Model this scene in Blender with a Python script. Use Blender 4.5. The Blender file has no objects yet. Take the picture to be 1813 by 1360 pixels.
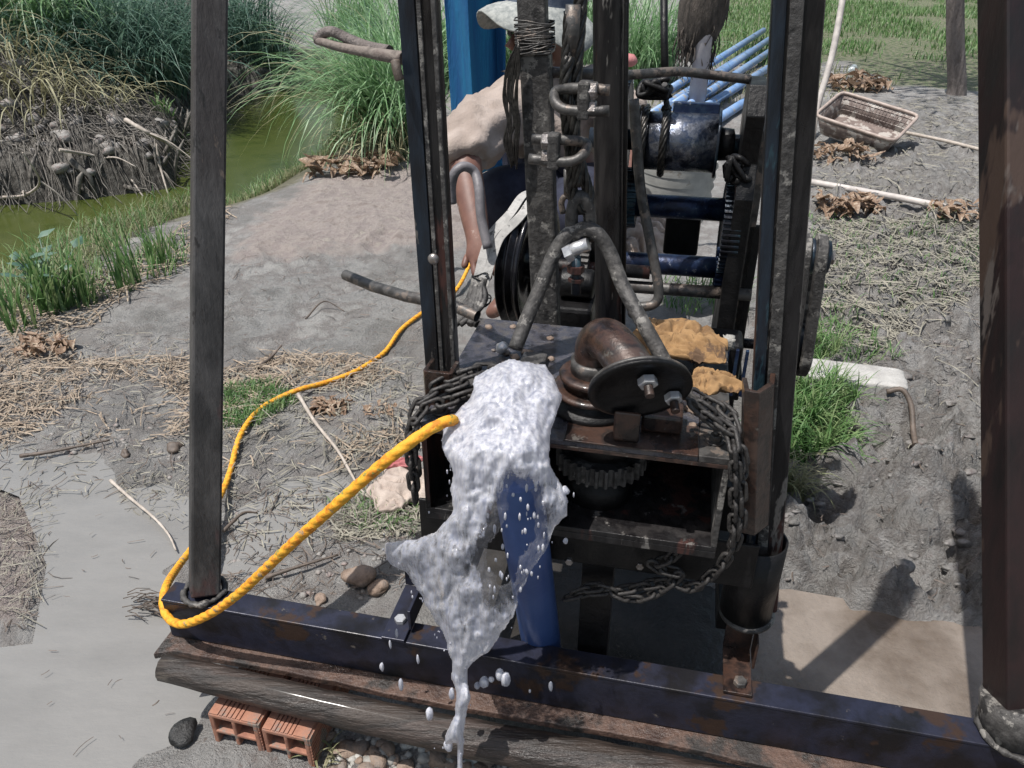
import bpy, math, random
import numpy as np
from mathutils import Vector, Matrix
R_ = math.radians
random.seed(7); rng = np.random.default_rng(7)
sc = bpy.context.scene
COL = sc.collection

# ---------------------------------------------------------------- camera, sky, sun, exposure
CAMH, PITCH, FPX = 1.25, R_(30), 1410.0
cd = bpy.data.cameras.new('camera'); cam = bpy.data.objects.new('camera', cd); COL.objects.link(cam)
cam.location = (0, 0, CAMH); cam.rotation_euler = (R_(90) - PITCH, 0, 0)
cd.sensor_width = 36; cd.lens = 36 * FPX / 1813; cd.clip_end = 500; cd.clip_start = 0.02
sc.camera = cam
SUN_EL, SUN_DIR = R_(69), Vector((-0.30, -0.15, 0))      # direction on the ground towards the sun
sd = SUN_DIR.normalized() * math.cos(SUN_EL); sund = Vector((sd.x, sd.y, math.sin(SUN_EL)))
w = bpy.data.worlds.new('World'); sc.world = w; w.use_nodes = True
nt = w.node_tree; bg = nt.nodes['Background']
sky = nt.nodes.new('ShaderNodeTexSky'); sky.sky_type = 'NISHITA'; sky.sun_disc = False
sky.sun_elevation = SUN_EL; sky.sun_rotation = math.atan2(sund.x, sund.y); sky.air_density = 1.6; sky.dust_density = 3.0
nt.links.new(sky.outputs[0], bg.inputs[0]); bg.inputs[1].default_value = 0.085
sl = bpy.data.lights.new('sun', 'SUN'); sl.energy = 4.3; sl.angle = R_(0.5); sl.color = (1, .965, .92)
so = bpy.data.objects.new('sun', sl); COL.objects.link(so); so.rotation_euler = sund.to_track_quat('Z', 'Y').to_euler()
sc.view_settings.view_transform = 'Standard'; sc.view_settings.look = 'None'
sc.view_settings.exposure = 0.36; sc.view_settings.gamma = 1

# ---------------------------------------------------------------- survey: sight lines to places on site
C0 = np.array([0, 0, CAMH]); FW = np.array([0, math.cos(PITCH), -math.sin(PITCH)]); UP = np.array([0, math.sin(PITCH), math.cos(PITCH)]); XX = np.array([1., 0, 0])
def ray(u, v): return FW + XX * ((u - 906.5) / FPX) + UP * ((680 - v) / FPX)
def Z(u, v, z):
    r = ray(u, v); return C0 + r * ((z - CAMH) / r[2])
def T(u, v, t): return C0 + ray(u, v) * t
BO = Z(285, 1061, .22); BE = Z(1813, 1330, .22)
E1 = (BE - BO) / np.linalg.norm(BE - BO); E2 = np.array([-E1[1], E1[0], 0]); E3 = np.array([0, 0, 1.])
def D(u, v, d):
    r = ray(u, v); return C0 + r * ((d - (C0 - BO) @ E2) / (r @ E2))
def L(a, d, z):                                        # rig axes: along the beam, behind the beam, up
    q = BO + E1 * a + E2 * d; return np.array([q[0], q[1], z])
def loc(q): q = np.array(q); return float((q - BO) @ E1), float((q - BO) @ E2), float(q[2])

# ---------------------------------------------------------------- noise
def _h(i, j, s):
    n = (i.astype(np.int64) * 374761393 + j.astype(np.int64) * 668265263 + s * 1442695041) & 0xffffffff
    n = ((n ^ (n >> 13)) * 1274126177) & 0xffffffff
    return ((n ^ (n >> 16)) & 0xffff) / 65535.0
def vn(x, y, s=0):
    xi = np.floor(x); yi = np.floor(y); fx = x - xi; fy = y - yi
    fx = fx * fx * (3 - 2 * fx); fy = fy * fy * (3 - 2 * fy)
    a = _h(xi, yi, s); b = _h(xi + 1, yi, s); c = _h(xi, yi + 1, s); d = _h(xi + 1, yi + 1, s)
    return (a * (1 - fx) + b * fx) * (1 - fy) + (c * (1 - fx) + d * fx) * fy - .5
def fbm(x, y, f, o=4, s=0, g=.5):
    t = 0; a = 1
    for k in range(o): t = t + a * vn(x * f + 17.3 * k, y * f - 9.1 * k, s + k); f *= 2.03; a *= g
    return t
def sstep(a, b, x): t = np.clip((x - a) / (b - a), 0, 1); return t * t * (3 - 2 * t)

# ---------------------------------------------------------------- materials
MATS = {}
def material(name, cols, rough=.6, metal=0., scale=20., bump=.2, bscale=None, rough2=None, detail=6, spec=.5, stretch=(1, 1, 1), coat=0., trans=0., dist=.003, alpha=None, sharp=(.38, .62), spots=None, sss=0):
    m = bpy.data.materials.new(name); m.use_nodes = True; n = m.node_tree.nodes; l = m.node_tree.links
    b = n['Principled BSDF']; tc = n.new('ShaderNodeTexCoord'); mp = n.new('ShaderNodeMapping'); mp.inputs['Scale'].default_value = stretch
    l.new(tc.outputs['Object'], mp.inputs['Vector'])
    nz = n.new('ShaderNodeTexNoise'); nz.inputs['Scale'].default_value = scale; nz.inputs['Detail'].default_value = detail; nz.inputs['Roughness'].default_value = .62
    l.new(mp.outputs[0], nz.inputs['Vector'])
    cr = n.new('ShaderNodeValToRGB'); e = cr.color_ramp.elements
    k = len(cols); e[0].position = sharp[0]; e[1].position = sharp[1]; e[0].color = (*cols[0], 1); e[1].color = (*cols[-1], 1)
    for i in range(1, k - 1):
        x = e.new(sharp[0] + (sharp[1] - sharp[0]) * i / (k - 1)); x.color = (*cols[i], 1)
    l.new(nz.outputs['Fac'], cr.inputs[0]); colout = cr.outputs[0]
    if spots:                                          # (colour, scale, threshold): splashes and flakes with an outline of their own
        for (sc_, ssc, th) in spots:
            n2 = n.new('ShaderNodeTexNoise'); n2.inputs['Scale'].default_value = ssc; n2.inputs['Detail'].default_value = 5; n2.inputs['Roughness'].default_value = .7
            l.new(mp.outputs[0], n2.inputs['Vector'])
            r2 = n.new('ShaderNodeValToRGB'); r2.color_ramp.elements[0].position = th - .055; r2.color_ramp.elements[1].position = th - .02
            l.new(n2.outputs['Fac'], r2.inputs[0]); mx = n.new('ShaderNodeMixRGB'); mx.inputs[2].default_value = (*sc_, 1)
            l.new(r2.outputs[0], mx.inputs[0]); l.new(colout, mx.inputs[1]); colout = mx.outputs[0]
    l.new(colout, b.inputs['Base Color'])
    if rough2 is not None:
        mr = n.new('ShaderNodeMapRange'); mr.inputs[1].default_value = .35; mr.inputs[2].default_value = .65; mr.inputs[3].default_value = rough; mr.inputs[4].default_value = rough2
        n3 = n.new('ShaderNodeTexNoise'); n3.inputs['Scale'].default_value = scale * .7; n3.inputs['Detail'].default_value = 4; l.new(mp.outputs[0], n3.inputs['Vector'])
        l.new(n3.outputs['Fac'], mr.inputs[0]); l.new(mr.outputs[0], b.inputs['Roughness'])
    else: b.inputs['Roughness'].default_value = rough
    b.inputs['Metallic'].default_value = metal; b.inputs['Specular IOR Level'].default_value = spec
    b.inputs['Coat Weight'].default_value = coat; b.inputs['Coat Roughness'].default_value = .12
    b.inputs['Transmission Weight'].default_value = trans
    if alpha is not None: b.inputs['Alpha'].default_value = alpha
    if bump:
        nb = n.new('ShaderNodeTexNoise'); nb.inputs['Scale'].default_value = bscale or scale * 2; nb.inputs['Detail'].default_value = 6; nb.inputs['Roughness'].default_value = .65
        l.new(mp.outputs[0], nb.inputs['Vector']); bp = n.new('ShaderNodeBump'); bp.inputs['Strength'].default_value = bump; bp.inputs['Distance'].default_value = dist
        l.new(nb.outputs['Fac'], bp.inputs['Height']); l.new(bp.outputs[0], b.inputs['Normal'])
    MATS[name] = m; return m
def leafmat(name, cols, scale=3., rough=.5, trans=.35):
    m = material(name, cols, rough=rough, scale=scale * 6, bump=0, detail=3, stretch=(1, 1, .15))
    n = m.node_tree.nodes; l = m.node_tree.links; b = n['Principled BSDF']; out = n['Material Output']
    tr = n.new('ShaderNodeBsdfTranslucent'); mx = n.new('ShaderNodeMixShader'); mx.inputs[0].default_value = trans
    l.new(b.inputs['Base Color'].links[0].from_socket, tr.inputs[0]); l.new(b.outputs[0], mx.inputs[1]); l.new(tr.outputs[0], mx.inputs[2]); l.new(mx.outputs[0], out.inputs[0])
    return m
MUDC = (.23, .22, .205); RUST = (.075, .035, .024)
M = dict(
 oily=material('oily_black_steel', [(.006, .006, .007), (.022, .021, .022), (.009, .008, .009), (.035, .032, .032)], .25, .3, 14, .9, 60, rough2=.6, spots=[((.06, .026, .022), 9, .60), ((.17, .16, .15), 26, .66)], stretch=(1, 1, .2)),
 oilyblue=material('blue_black_steel', [(.012, .013, .016), (.02, .03, .045), (.014, .014, .018)], .25, .4, 14, .5, 80, rough2=.5, spots=[((.03, .06, .08), 18, .60), ((.15, .14, .13), 30, .69)], stretch=(1, 1, .25)),
 rustpole=material('rust_streaked_pipe', [(.025, .024, .024), (.065, .062, .061), (.036, .031, .03)], .45, .05, 9, .7, 90, rough2=.7, spots=[((.06, .034, .033), 4, .60), ((.02, .018, .017), 40, .64), ((.13, .10, .08), 18, .70)], stretch=(1, 1, .22)),
 darkpole=material('dark_rusty_post_steel', [(.008, .007, .007), (.024, .012, .012), (.013, .010, .010)], .4, .15, 8, .4, 70, rough2=.6, spots=[((.12, .1, .09), 9, .66), ((.07, .045, .035), 6, .62)], stretch=(1, 1, .3)),
 rusty=material('wet_rusty_plate', [(.014, .009, .008), (.060, .032, .023), (.022, .016, .014), (.075, .048, .038)], .16, .2, 13, .5, 70, rough2=.5, coat=.25, spots=[((.10, .09, .08), 24, .68)]),
 platemud=material('wet_muddy_plate', [(.018, .018, .022), (.06, .06, .075), (.09, .082, .08)], .12, .1, 40, .8, 160, rough2=.35, coat=.5, dist=.004),
 beamtop=material('beam_steel', [(.009, .009, .011), (.024, .026, .045), (.012, .011, .013)], .25, .3, 7, .3, 60, rough2=.5, spots=[((.042, .024, .017), 5, .63), ((.13, .115, .10), 22, .71)]),
 muddy=material('mud_caked_steel', [(.018, .017, .017), (.075, .071, .068), (.032, .03, .029), (.09, .085, .08)], .45, .1, 22, .7, 90, rough2=.75, dist=.004, spots=[((.2, .19, .175), 24, .62)]),
 rod=material('grey_pipe_steel', [(.035, .033, .032), (.09, .086, .082), (.05, .043, .04)], .45, .3, 25, .4, 90, spots=[((.16, .13, .11), 30, .6)]),
 steel=material('worn_bright_steel', [(.05, .055, .075), (.26, .27, .30), (.07, .09, .14), (.16, .17, .2)], .2, .8, 26, .5, 120, rough2=.4, stretch=(1, 1, 1)),
 bluegrease=material('greasy_blue_shaft', [(.012, .016, .035), (.02, .035, .085), (.04, .07, .12)], .22, .5, 25, .5, 90, rough2=.45, spots=[((.25, .26, .3), 50, .68)]),
 blackgr=material('black_grease', [(.003, .003, .0035), (.010, .0095, .010)], .3, .1, 25, .6, 90, rough2=.55, spec=.35),
 bolt=material('bolt_steel', [(.14, .12, .105), (.3, .28, .27)], .3, .6, 60, .3, 200, coat=.3),
 galv=material('pale_bolt_steel', [(.4, .4, .42), (.6, .6, .6)], .3, .5, 60, .3, 200),
 wirer=material('greasy_wire_rope', [(.02, .019, .018), (.06, .056, .052)], .35, .6, 120, .3, 200),
 belt=material('muddy_rubber_belt', [(.28, .275, .265), (.4, .39, .375), (.33, .32, .31)], .7, 0, 30, .5, 160, spots=[((.12, .12, .115), 60, .66)]),
 rope=material('orange_yellow_rope', [(.55, .19, .012), (.78, .36, .02), (.62, .34, .03)], .7, 0, 70, .5, 350, spots=[((.30, .21, .12), 26, .66), ((.25, .24, .06), 60, .67)]),
 timber=material('wet_timber', [(.016, .012, .010), (.055, .040, .034), (.022, .018, .016), (.045, .034, .028)], .28, 0, 18, 1., 60, rough2=.75, dist=.009, stretch=(.15, 1, 1), coat=.08, spots=[((.10, .085, .07), 7, .6)]),
 plank=material('wet_plank', [(.045, .027, .022), (.11, .068, .052), (.03, .026, .024)], .25, 0, 14, .9, 90, rough2=.6, dist=.006),
 brick=material('fired_clay_brick', [(.24, .105, .07), (.33, .155, .10), (.26, .15, .115)], .8, 0, 25, .4, 150, spots=[((.5, .18, .05), 9, .66), ((.2, .165, .14), 22, .60)]),
 bluepipe=material('blue_casing', [(.03, .065, .19), (.05, .095, .25)], .35, 0, 8, .15, 90),
 pvcblue=material('pale_blue_pvc', [(.14, .25, .46), (.22, .34, .55)], .35, 0, 9, .1, 60, spots=[((.3, .29, .27), 12, .62)]),
 pvcgrey=material('grey_pvc', [(.30, .28, .31), (.38, .36, .37)], .5, 0, 12, .2, 60),
 palepipe=material('muddy_pale_pipe', [(.36, .33, .31), (.5, .46, .43)], .6, 0, 18, .3, 80),
 rag=material('orange_rag', [(.15, .085, .038), (.29, .175, .08), (.20, .115, .05)], .95, 0, 14, .35, 500, dist=.001, spots=[((.10, .06, .035), 11, .64)]),
 shirt=material('beige_striped_cotton', [(.27, .22, .19), (.37, .31, .275)], .9, 0, 10, .6, 13, dist=.02, detail=2),
 hat=material('pale_checked_hat', [(.20, .215, .21), (.36, .37, .35)], .9, 0, 60, .4, 200),
 hatband=material('navy_hat_cloth', [(.05, .07, .11), (.10, .12, .16)], .9, 0, 60, .4, 200),
 trousers=material('navy_cotton', [(.012, .014, .03), (.025, .03, .055)], .85, 0, 20, .4, 120),
 skin=material('brown_skin', [(.13, .062, .047), (.19, .095, .07)], .5, 0, 20, .1, 120, spots=[((.3, .22, .19), 20, .66)]),
 bluecloth=material('blue_cloth', [(.003, .075, .22), (.006, .19, .36)], .8, 0, 6, .9, 22, dist=.02, stretch=(1, 1, .15)),
 white=material('white_ribbed_plastic', [(.32, .32, .31), (.46, .46, .44)], .5, 0, 9, .2, 60, spots=[((.3, .28, .25), 9, .64)]),
 sack=material('pale_woven_sack', [(.32, .26, .225), (.45, .38, .33)], .85, 0, 18, .6, 200),
 sackred=material('pink_woven_sack', [(.38, .10, .11), (.48, .2, .2)], .85, 0, 18, .6, 200),
 basket=material('dusty_plastic_basket', [(.13, .10, .09), (.22, .175, .155)], .6, 0, 30, .4, 120, spots=[((.38, .35, .32), 14, .58)]),
 basketrim=material('pale_basket_rim', [(.28, .22, .19), (.40, .33, .29)], .55, 0, 30, .2, 120),
 block=material('weathered_concrete', [(.32, .31, .295), (.45, .44, .42)], .9, 0, 16, .8, 90, dist=.006),
 bark=material('grey_bark', [(.10, .085, .08), (.19, .165, .155), (.13, .11, .10)], .9, 0, 14, 1., 40, dist=.02, stretch=(1, 1, .3)),
 darkbark=material('dark_fibrous_bark', [(.035, .03, .026), (.085, .07, .06)], .95, 0, 30, 1., 90, dist=.02, stretch=(1, 1, .25)),
 chainm=material('dark_chain_iron', [(.012, .011, .011), (.045, .042, .04), (.02, .018, .018), (.06, .055, .05)], .4, .2, 60, .6, 160, rough2=.65),
 wetblack=material('glossy_black_wheel', [(.005, .005, .006), (.014, .014, .018)], .1, .3, 18, .15, 60, rough2=.22),
 branchw=material('weathered_branch', [(.09, .075, .065), (.20, .17, .15), (.12, .095, .085)], .8, 0, 30, .8, 90),
 hose=material('dull_grey_hose', [(.10, .095, .105), (.19, .18, .19)], .5, 0, 22, .3, 90),
 rmud=material('dark_mud_clod', [(.10, .096, .09), (.19, .18, .17), (.13, .11, .105)], .45, 0, 30, .8, 80, dist=.006),
 twig=material('pale_dead_twig', [(.3, .26, .22), (.46, .41, .36)], .8, 0, 30, .5, 120),
 twigdark=material('dark_wet_twig', [(.07, .055, .045), (.13, .10, .08)], .6, 0, 30, .5, 120),
 straw=leafmat('dry_straw', [(.17, .13, .095), (.38, .31, .235), (.25, .19, .14)], 5., .7, .15),
 strawgrey=leafmat('grey_dry_straw', [(.19, .18, .15), (.32, .30, .24)], 5., .7, .15),
 deadleaf=leafmat('dead_brown_leaf', [(.12, .07, .045), (.30, .21, .14), (.20, .12, .08), (.42, .34, .25)], 14., .6, .2),
 root=material('grey_dry_root', [(.055, .05, .045), (.19, .175, .155), (.09, .08, .07)], .85, 0, 20, .4, 80),
 reed=leafmat('green_reed_blade', [(.10, .20, .08), (.20, .35, .16), (.32, .44, .27)], 2.2, .45),
 reedblue=leafmat('bluish_reed_blade', [(.05, .11, .08), (.10, .18, .135), (.17, .26, .2)], 2.2, .45),
 reedpale=leafmat('pale_dry_reed', [(.22, .21, .12), (.36, .34, .21)], 3., .6, .2),
 grass=leafmat('fresh_grass', [(.055, .125, .035), (.12, .24, .075), (.22, .29, .13)], 4., .5),
 grasspale=leafmat('pale_bank_grass', [(.15, .18, .08), (.25, .26, .14), (.33, .31, .2)], 4., .6),
 charcoal=material('black_charcoal', [(.008, .008, .008), (.03, .03, .03)], .5, 0, 40, 1., 60, dist=.006),
 clod=material('brown_clay_clod', [(.17, .12, .09), (.27, .2, .155), (.2, .17, .15)], .7, 0, 20, 1., 60, dist=.008),
 stone=material('pale_gravel_stone', [(.25, .24, .22), (.4, .39, .36)], .5, 0, 20, .8, 60, dist=.006),
)

# ---------------------------------------------------------------- mesh building
def V3(p): return np.array([float(p[0]), float(p[1]), float(p[2])])
class MB:
    def __init__(s): s.v = []; s.f = []; s.sm = []
    def add(s, vs, fs, smooth=True):
        o = len(s.v); s.v += [tuple(map(float, q)) for q in vs]; s.f += [tuple(i + o for i in f) for f in fs]; s.sm += [smooth] * len(fs); return s
    def obox(s, c, ax, half):
        c = V3(c); A = [V3(a) * h for a, h in zip(ax, half)]; vs = []
        for x in (-1, 1):
            for y in (-1, 1):
                for z in (-1, 1): vs.append(c + A[0] * x + A[1] * y + A[2] * z)
        return s.add(vs, [(0, 1, 3, 2), (4, 6, 7, 5), (0, 4, 5, 1), (2, 3, 7, 6), (0, 2, 6, 4), (1, 5, 7, 3)], False)
    def rbox(s, a0, a1, d0, d1, z0, z1):               # box in rig axes
        return s.obox(L((a0 + a1) / 2, (d0 + d1) / 2, (z0 + z1) / 2), (E1, E2, E3), ((a1 - a0) / 2, (d1 - d0) / 2, (z1 - z0) / 2))
    def tube(s, pts, r, n=12, closed=False, caps=True, prof=None, twist=0):
        P = [V3(p) for p in pts]; m = len(P); rs = list(r) if hasattr(r, '__len__') else [r] * m
        def tan(i):
            if closed: t = P[(i + 1) % m] - P[i - 1]
            else: t = P[min(i + 1, m - 1)] - P[max(i - 1, 0)]
            return t / (np.linalg.norm(t) + 1e-9)
        t0 = tan(0); up = np.array([0, 0, 1.]) if abs(t0[2]) < .9 else np.array([1., 0, 0])
        nx = np.cross(up, t0); nx /= np.linalg.norm(nx); vs = []
        for i in range(m):
            t = tan(i); nx = nx - t * (nx @ t); nx /= np.linalg.norm(nx) + 1e-9; ny = np.cross(t, nx)
            for k in range(n):
                a = 2 * math.pi * k / n + twist * i; q = (prof[k] if prof else 1.) * rs[i]
                vs.append(P[i] + nx * math.cos(a) * q + ny * math.sin(a) * q)
        fs = []
        for i in range(m if closed else m - 1):
            j = (i + 1) % m
            for k in range(n): fs.append((i * n + k, i * n + (k + 1) % n, j * n + (k + 1) % n, j * n + k))
        s.add(vs, fs, True)
        if caps and not closed:
            o = len(s.v) - len(vs)
            s.f += [tuple(o + k for k in reversed(range(n))), tuple(o + (m - 1) * n + k for k in range(n))]; s.sm += [False, False]
        return s
    def lathe(s, c, ax, prof, n=32, smooth=True, close=True):   # prof: (along, radius)
        c = V3(c); ax = V3(ax); ax /= np.linalg.norm(ax); u = np.cross(ax, [0, 0, 1.]);
        if np.linalg.norm(u) < .1: u = np.cross(ax, [0, 1., 0])
        u /= np.linalg.norm(u); w_ = np.cross(ax, u); vs = []
        for (h, r) in prof:
            for k in range(n): a = 2 * math.pi * k / n; vs.append(c + ax * h + (u * math.cos(a) + w_ * math.sin(a)) * r)
        fs = []; m = len(prof)
        for i in range(m - 1):
            for k in range(n): fs.append((i * n + k, i * n + (k + 1) % n, (i + 1) * n + (k + 1) % n, (i + 1) * n + k))
        s.add(vs, fs, smooth)
        o = len(s.v) - len(vs)
        if close: s.f += [tuple(o + k for k in reversed(range(n))), tuple(o + (m - 1) * n + k for k in range(n))]; s.sm += [False, False]
        return s
    def gear(s, c, ax, r, w_, nt_, depth=.007, hub=.4):
        c = V3(c); ax = V3(ax); ax /= np.linalg.norm(ax); u = np.cross(ax, [0, 0, 1.])
        if np.linalg.norm(u) < .1: u = np.cross(ax, [0, 1., 0])
        u /= np.linalg.norm(u); v_ = np.cross(ax, u); ring = []
        for k in range(nt_):
            for fr, rr in ((0, r - depth), (.22, r - depth), (.36, r), (.64, r), (.78, r - depth)):
                a = 2 * math.pi * (k + fr) / nt_; ring.append((math.cos(a) * rr, math.sin(a) * rr))
        n = len(ring); vs = []
        for h in (-w_ / 2, w_ / 2):
            for (x, y) in ring: vs.append(c + ax * h + u * x + v_ * y)
        for h in (-w_ / 2, w_ / 2):
            for k in range(n): a = 2 * math.pi * k / n; vs.append(c + ax * (h * .8) + (u * math.cos(a) + v_ * math.sin(a)) * (r - depth * 2.4))
        fs = [(k, (k + 1) % n, n + (k + 1) % n, n + k) for k in range(n)]
        fs += [(k, 2 * n + k, 2 * n + (k + 1) % n, (k + 1) % n) for k in range(n)] + [(n + k, n + (k + 1) % n, 3 * n + (k + 1) % n, 3 * n + k) for k in range(n)]
        fs += [tuple(2 * n + k for k in range(n)), tuple(3 * n + k for k in reversed(range(n)))]
        s.add(vs, fs, False)
        return s
    def hexnut(s, c, ax, r, h):
        return s.lathe(c, ax, [(0, r), (h * .85, r), (h, r * .86)], 6, False)
    def blob(s, c, r, seed=0, sub=2, amp=.35, sq=(1, 1, 1)):
        import bmesh
        b = bmesh.new(); bmesh.ops.create_icosphere(b, subdivisions=sub, radius=1)
        g = np.random.default_rng(seed); w3 = g.normal(size=(6, 3)) * 1.8; ph = g.uniform(0, 6, 6)
        c = V3(c); vs = []
        for v in b.verts:
            q = np.array(v.co); n_ = sum(math.sin(q @ w3[k] + ph[k]) for k in range(6)) / 6
            vs.append(c + q * r * (1 + amp * 2 * n_) * np.array(sq))
        fs = [tuple(x.index for x in f.verts) for f in b.faces]; b.free()
        return s.add(vs, fs, True)
    def build(s, name, mat, parent=None, bevel=0, subd=0, origin=None, weld=False):
        if parent is not None: o = wloc(parent)
        elif origin is not None: o = V3(origin)
        else:
            a = np.array(s.v); o = np.array([a[:, 0].mean(), a[:, 1].mean(), a[:, 2].min()])
        me = bpy.data.meshes.new(name); me.from_pydata((np.array(s.v) - o).tolist(), [], s.f); me.materials.append(mat if not isinstance(mat, str) else M[mat])
        me.polygons.foreach_set('use_smooth', s.sm); me.update()
        ob = bpy.data.objects.new(name, me); COL.objects.link(ob)
        if parent is None: ob.location = o
        else: ob.parent = parent
        if bevel:
            bm_ = ob.modifiers.new('bevel', 'BEVEL'); bm_.width = bevel; bm_.segments = 2; bm_.limit_method = 'ANGLE'; bm_.angle_limit = R_(35)
        if subd: sm_ = ob.modifiers.new('sub', 'SUBSURF'); sm_.levels = subd; sm_.render_levels = subd
        ob['_o'] = [float(x) for x in o] if parent is None else list(parent['_o'])
        return ob
def wloc(o): return V3(o['_o'])
def tag(o, label=None, cat=None, group=None, kind=None):
    if label: o['label'] = label
    if cat: o['category'] = cat
    if group: o['group'] = group
    if kind: o['kind'] = kind
    return o
def thing(name, p, label, cat, group=None):
    o = bpy.data.objects.new(name, None); COL.objects.link(o); o.location = V3(p); o['_o'] = [float(x) for x in V3(p)]; o.empty_display_size = .05
    return tag(o, label, cat, group)
def spl(pts, n=8):                                     # Catmull-Rom through points
    P = [V3(p) for p in pts]; P = [2 * P[0] - P[1]] + P + [2 * P[-1] - P[-2]]; out = []
    for i in range(1, len(P) - 2):
        for k in range(n):
            t = k / n; a, b, c, d = P[i - 1], P[i], P[i + 1], P[i + 2]
            out.append(.5 * ((2 * b) + (c - a) * t + (2 * a - 5 * b + 4 * c - d) * t * t + (3 * b - 3 * c + d - a) * t ** 3))
    out.append(P[-2]); return out

# ================================================================ THE SETTING
def sdf(poly, X, Y):
    P = np.array([(p[0], p[1]) for p in poly]); n = len(P); d = np.full(X.shape, 1e9); ins = np.zeros(X.shape, bool)
    for i in range(n):
        a = P[i]; b = P[(i + 1) % n]; ab = b - a; t = np.clip(((X - a[0]) * ab[0] + (Y - a[1]) * ab[1]) / (ab @ ab + 1e-12), 0, 1)
        d = np.minimum(d, np.hypot(X - a[0] - t * ab[0], Y - a[1] - t * ab[1]))
        c = ((a[1] > Y) != (b[1] > Y)) & (X < (b[0] - a[0]) * (Y - a[1]) / (b[1] - a[1] + 1e-12) + a[0]); ins ^= c
    return np.where(ins, -d, d)
def poly(pix, z=0.): return [Z(u, v, z)[:2] for u, v in pix]
NEAR = [(-4.2, 1.6), (-3.1, 2.6), (-2.72, 3.2), (-2.6, 3.93), (-1.99, 4.72), (-1.72, 5.82), (-1.40, 6.5), (-1.5, 7.5), (-1.9, 9.0), (-2.18, 9.36)]
FAR = [(-2.97, 8.85), (-2.85, 7.2), (-2.52, 5.98), (-2.40, 5.45), (-2.85, 5.2), (-3.32, 5.08), (-4.2, 4.8), (-6.5, 3.5)]
WATER = NEAR + FAR
POOL = poly([(790, 1120), (775, 1030), (850, 935), (985, 960), (1150, 990), (1290, 1048), (1385, 1042), (1500, 1062), (1600, 1088), (1760, 1112), (1950, 1150), (1950, 1420), (1300, 1300), (1000, 1235), (975, 1150)])
PUD = poly([(-60, 800), (150, 825), (330, 880), (330, 960), (250, 1010), (380, 1130), (330, 1260), (180, 1340), (-80, 1400), (-500, 1400), (-300, 1150), (60, 1110), (80, 1000), (40, 900), (-60, 860)])
PUD2 = poly([(395, 905), (480, 845), (600, 830), (680, 860), (560, 900), (470, 985), (560, 1030), (400, 1020)])
SMOOTH = poly([(400, 480), (560, 440), (860, 430), (900, 560), (760, 660), (560, 650), (400, 640), (300, 620), (120, 590)])
SILT = poly([(410, 470), (440, 400), (560, 320), (700, 290), (900, 290), (900, 440), (730, 445), (560, 460)])
CLAY = poly([(-300, 850), (90, 850), (100, 890), (70, 1000), (50, 1100), (-300, 1140)])
RIGHT = poly([(1330, 640), (1440, 420), (1480, 200), (2300, 160), (2600, 1100), (1760, 1105), (1400, 1035), (1330, 900)])
GRASSR = poly([(1260, 118), (1500, 115), (1600, 150), (2100, 180), (2100, -12), (1200, -12)])
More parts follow.
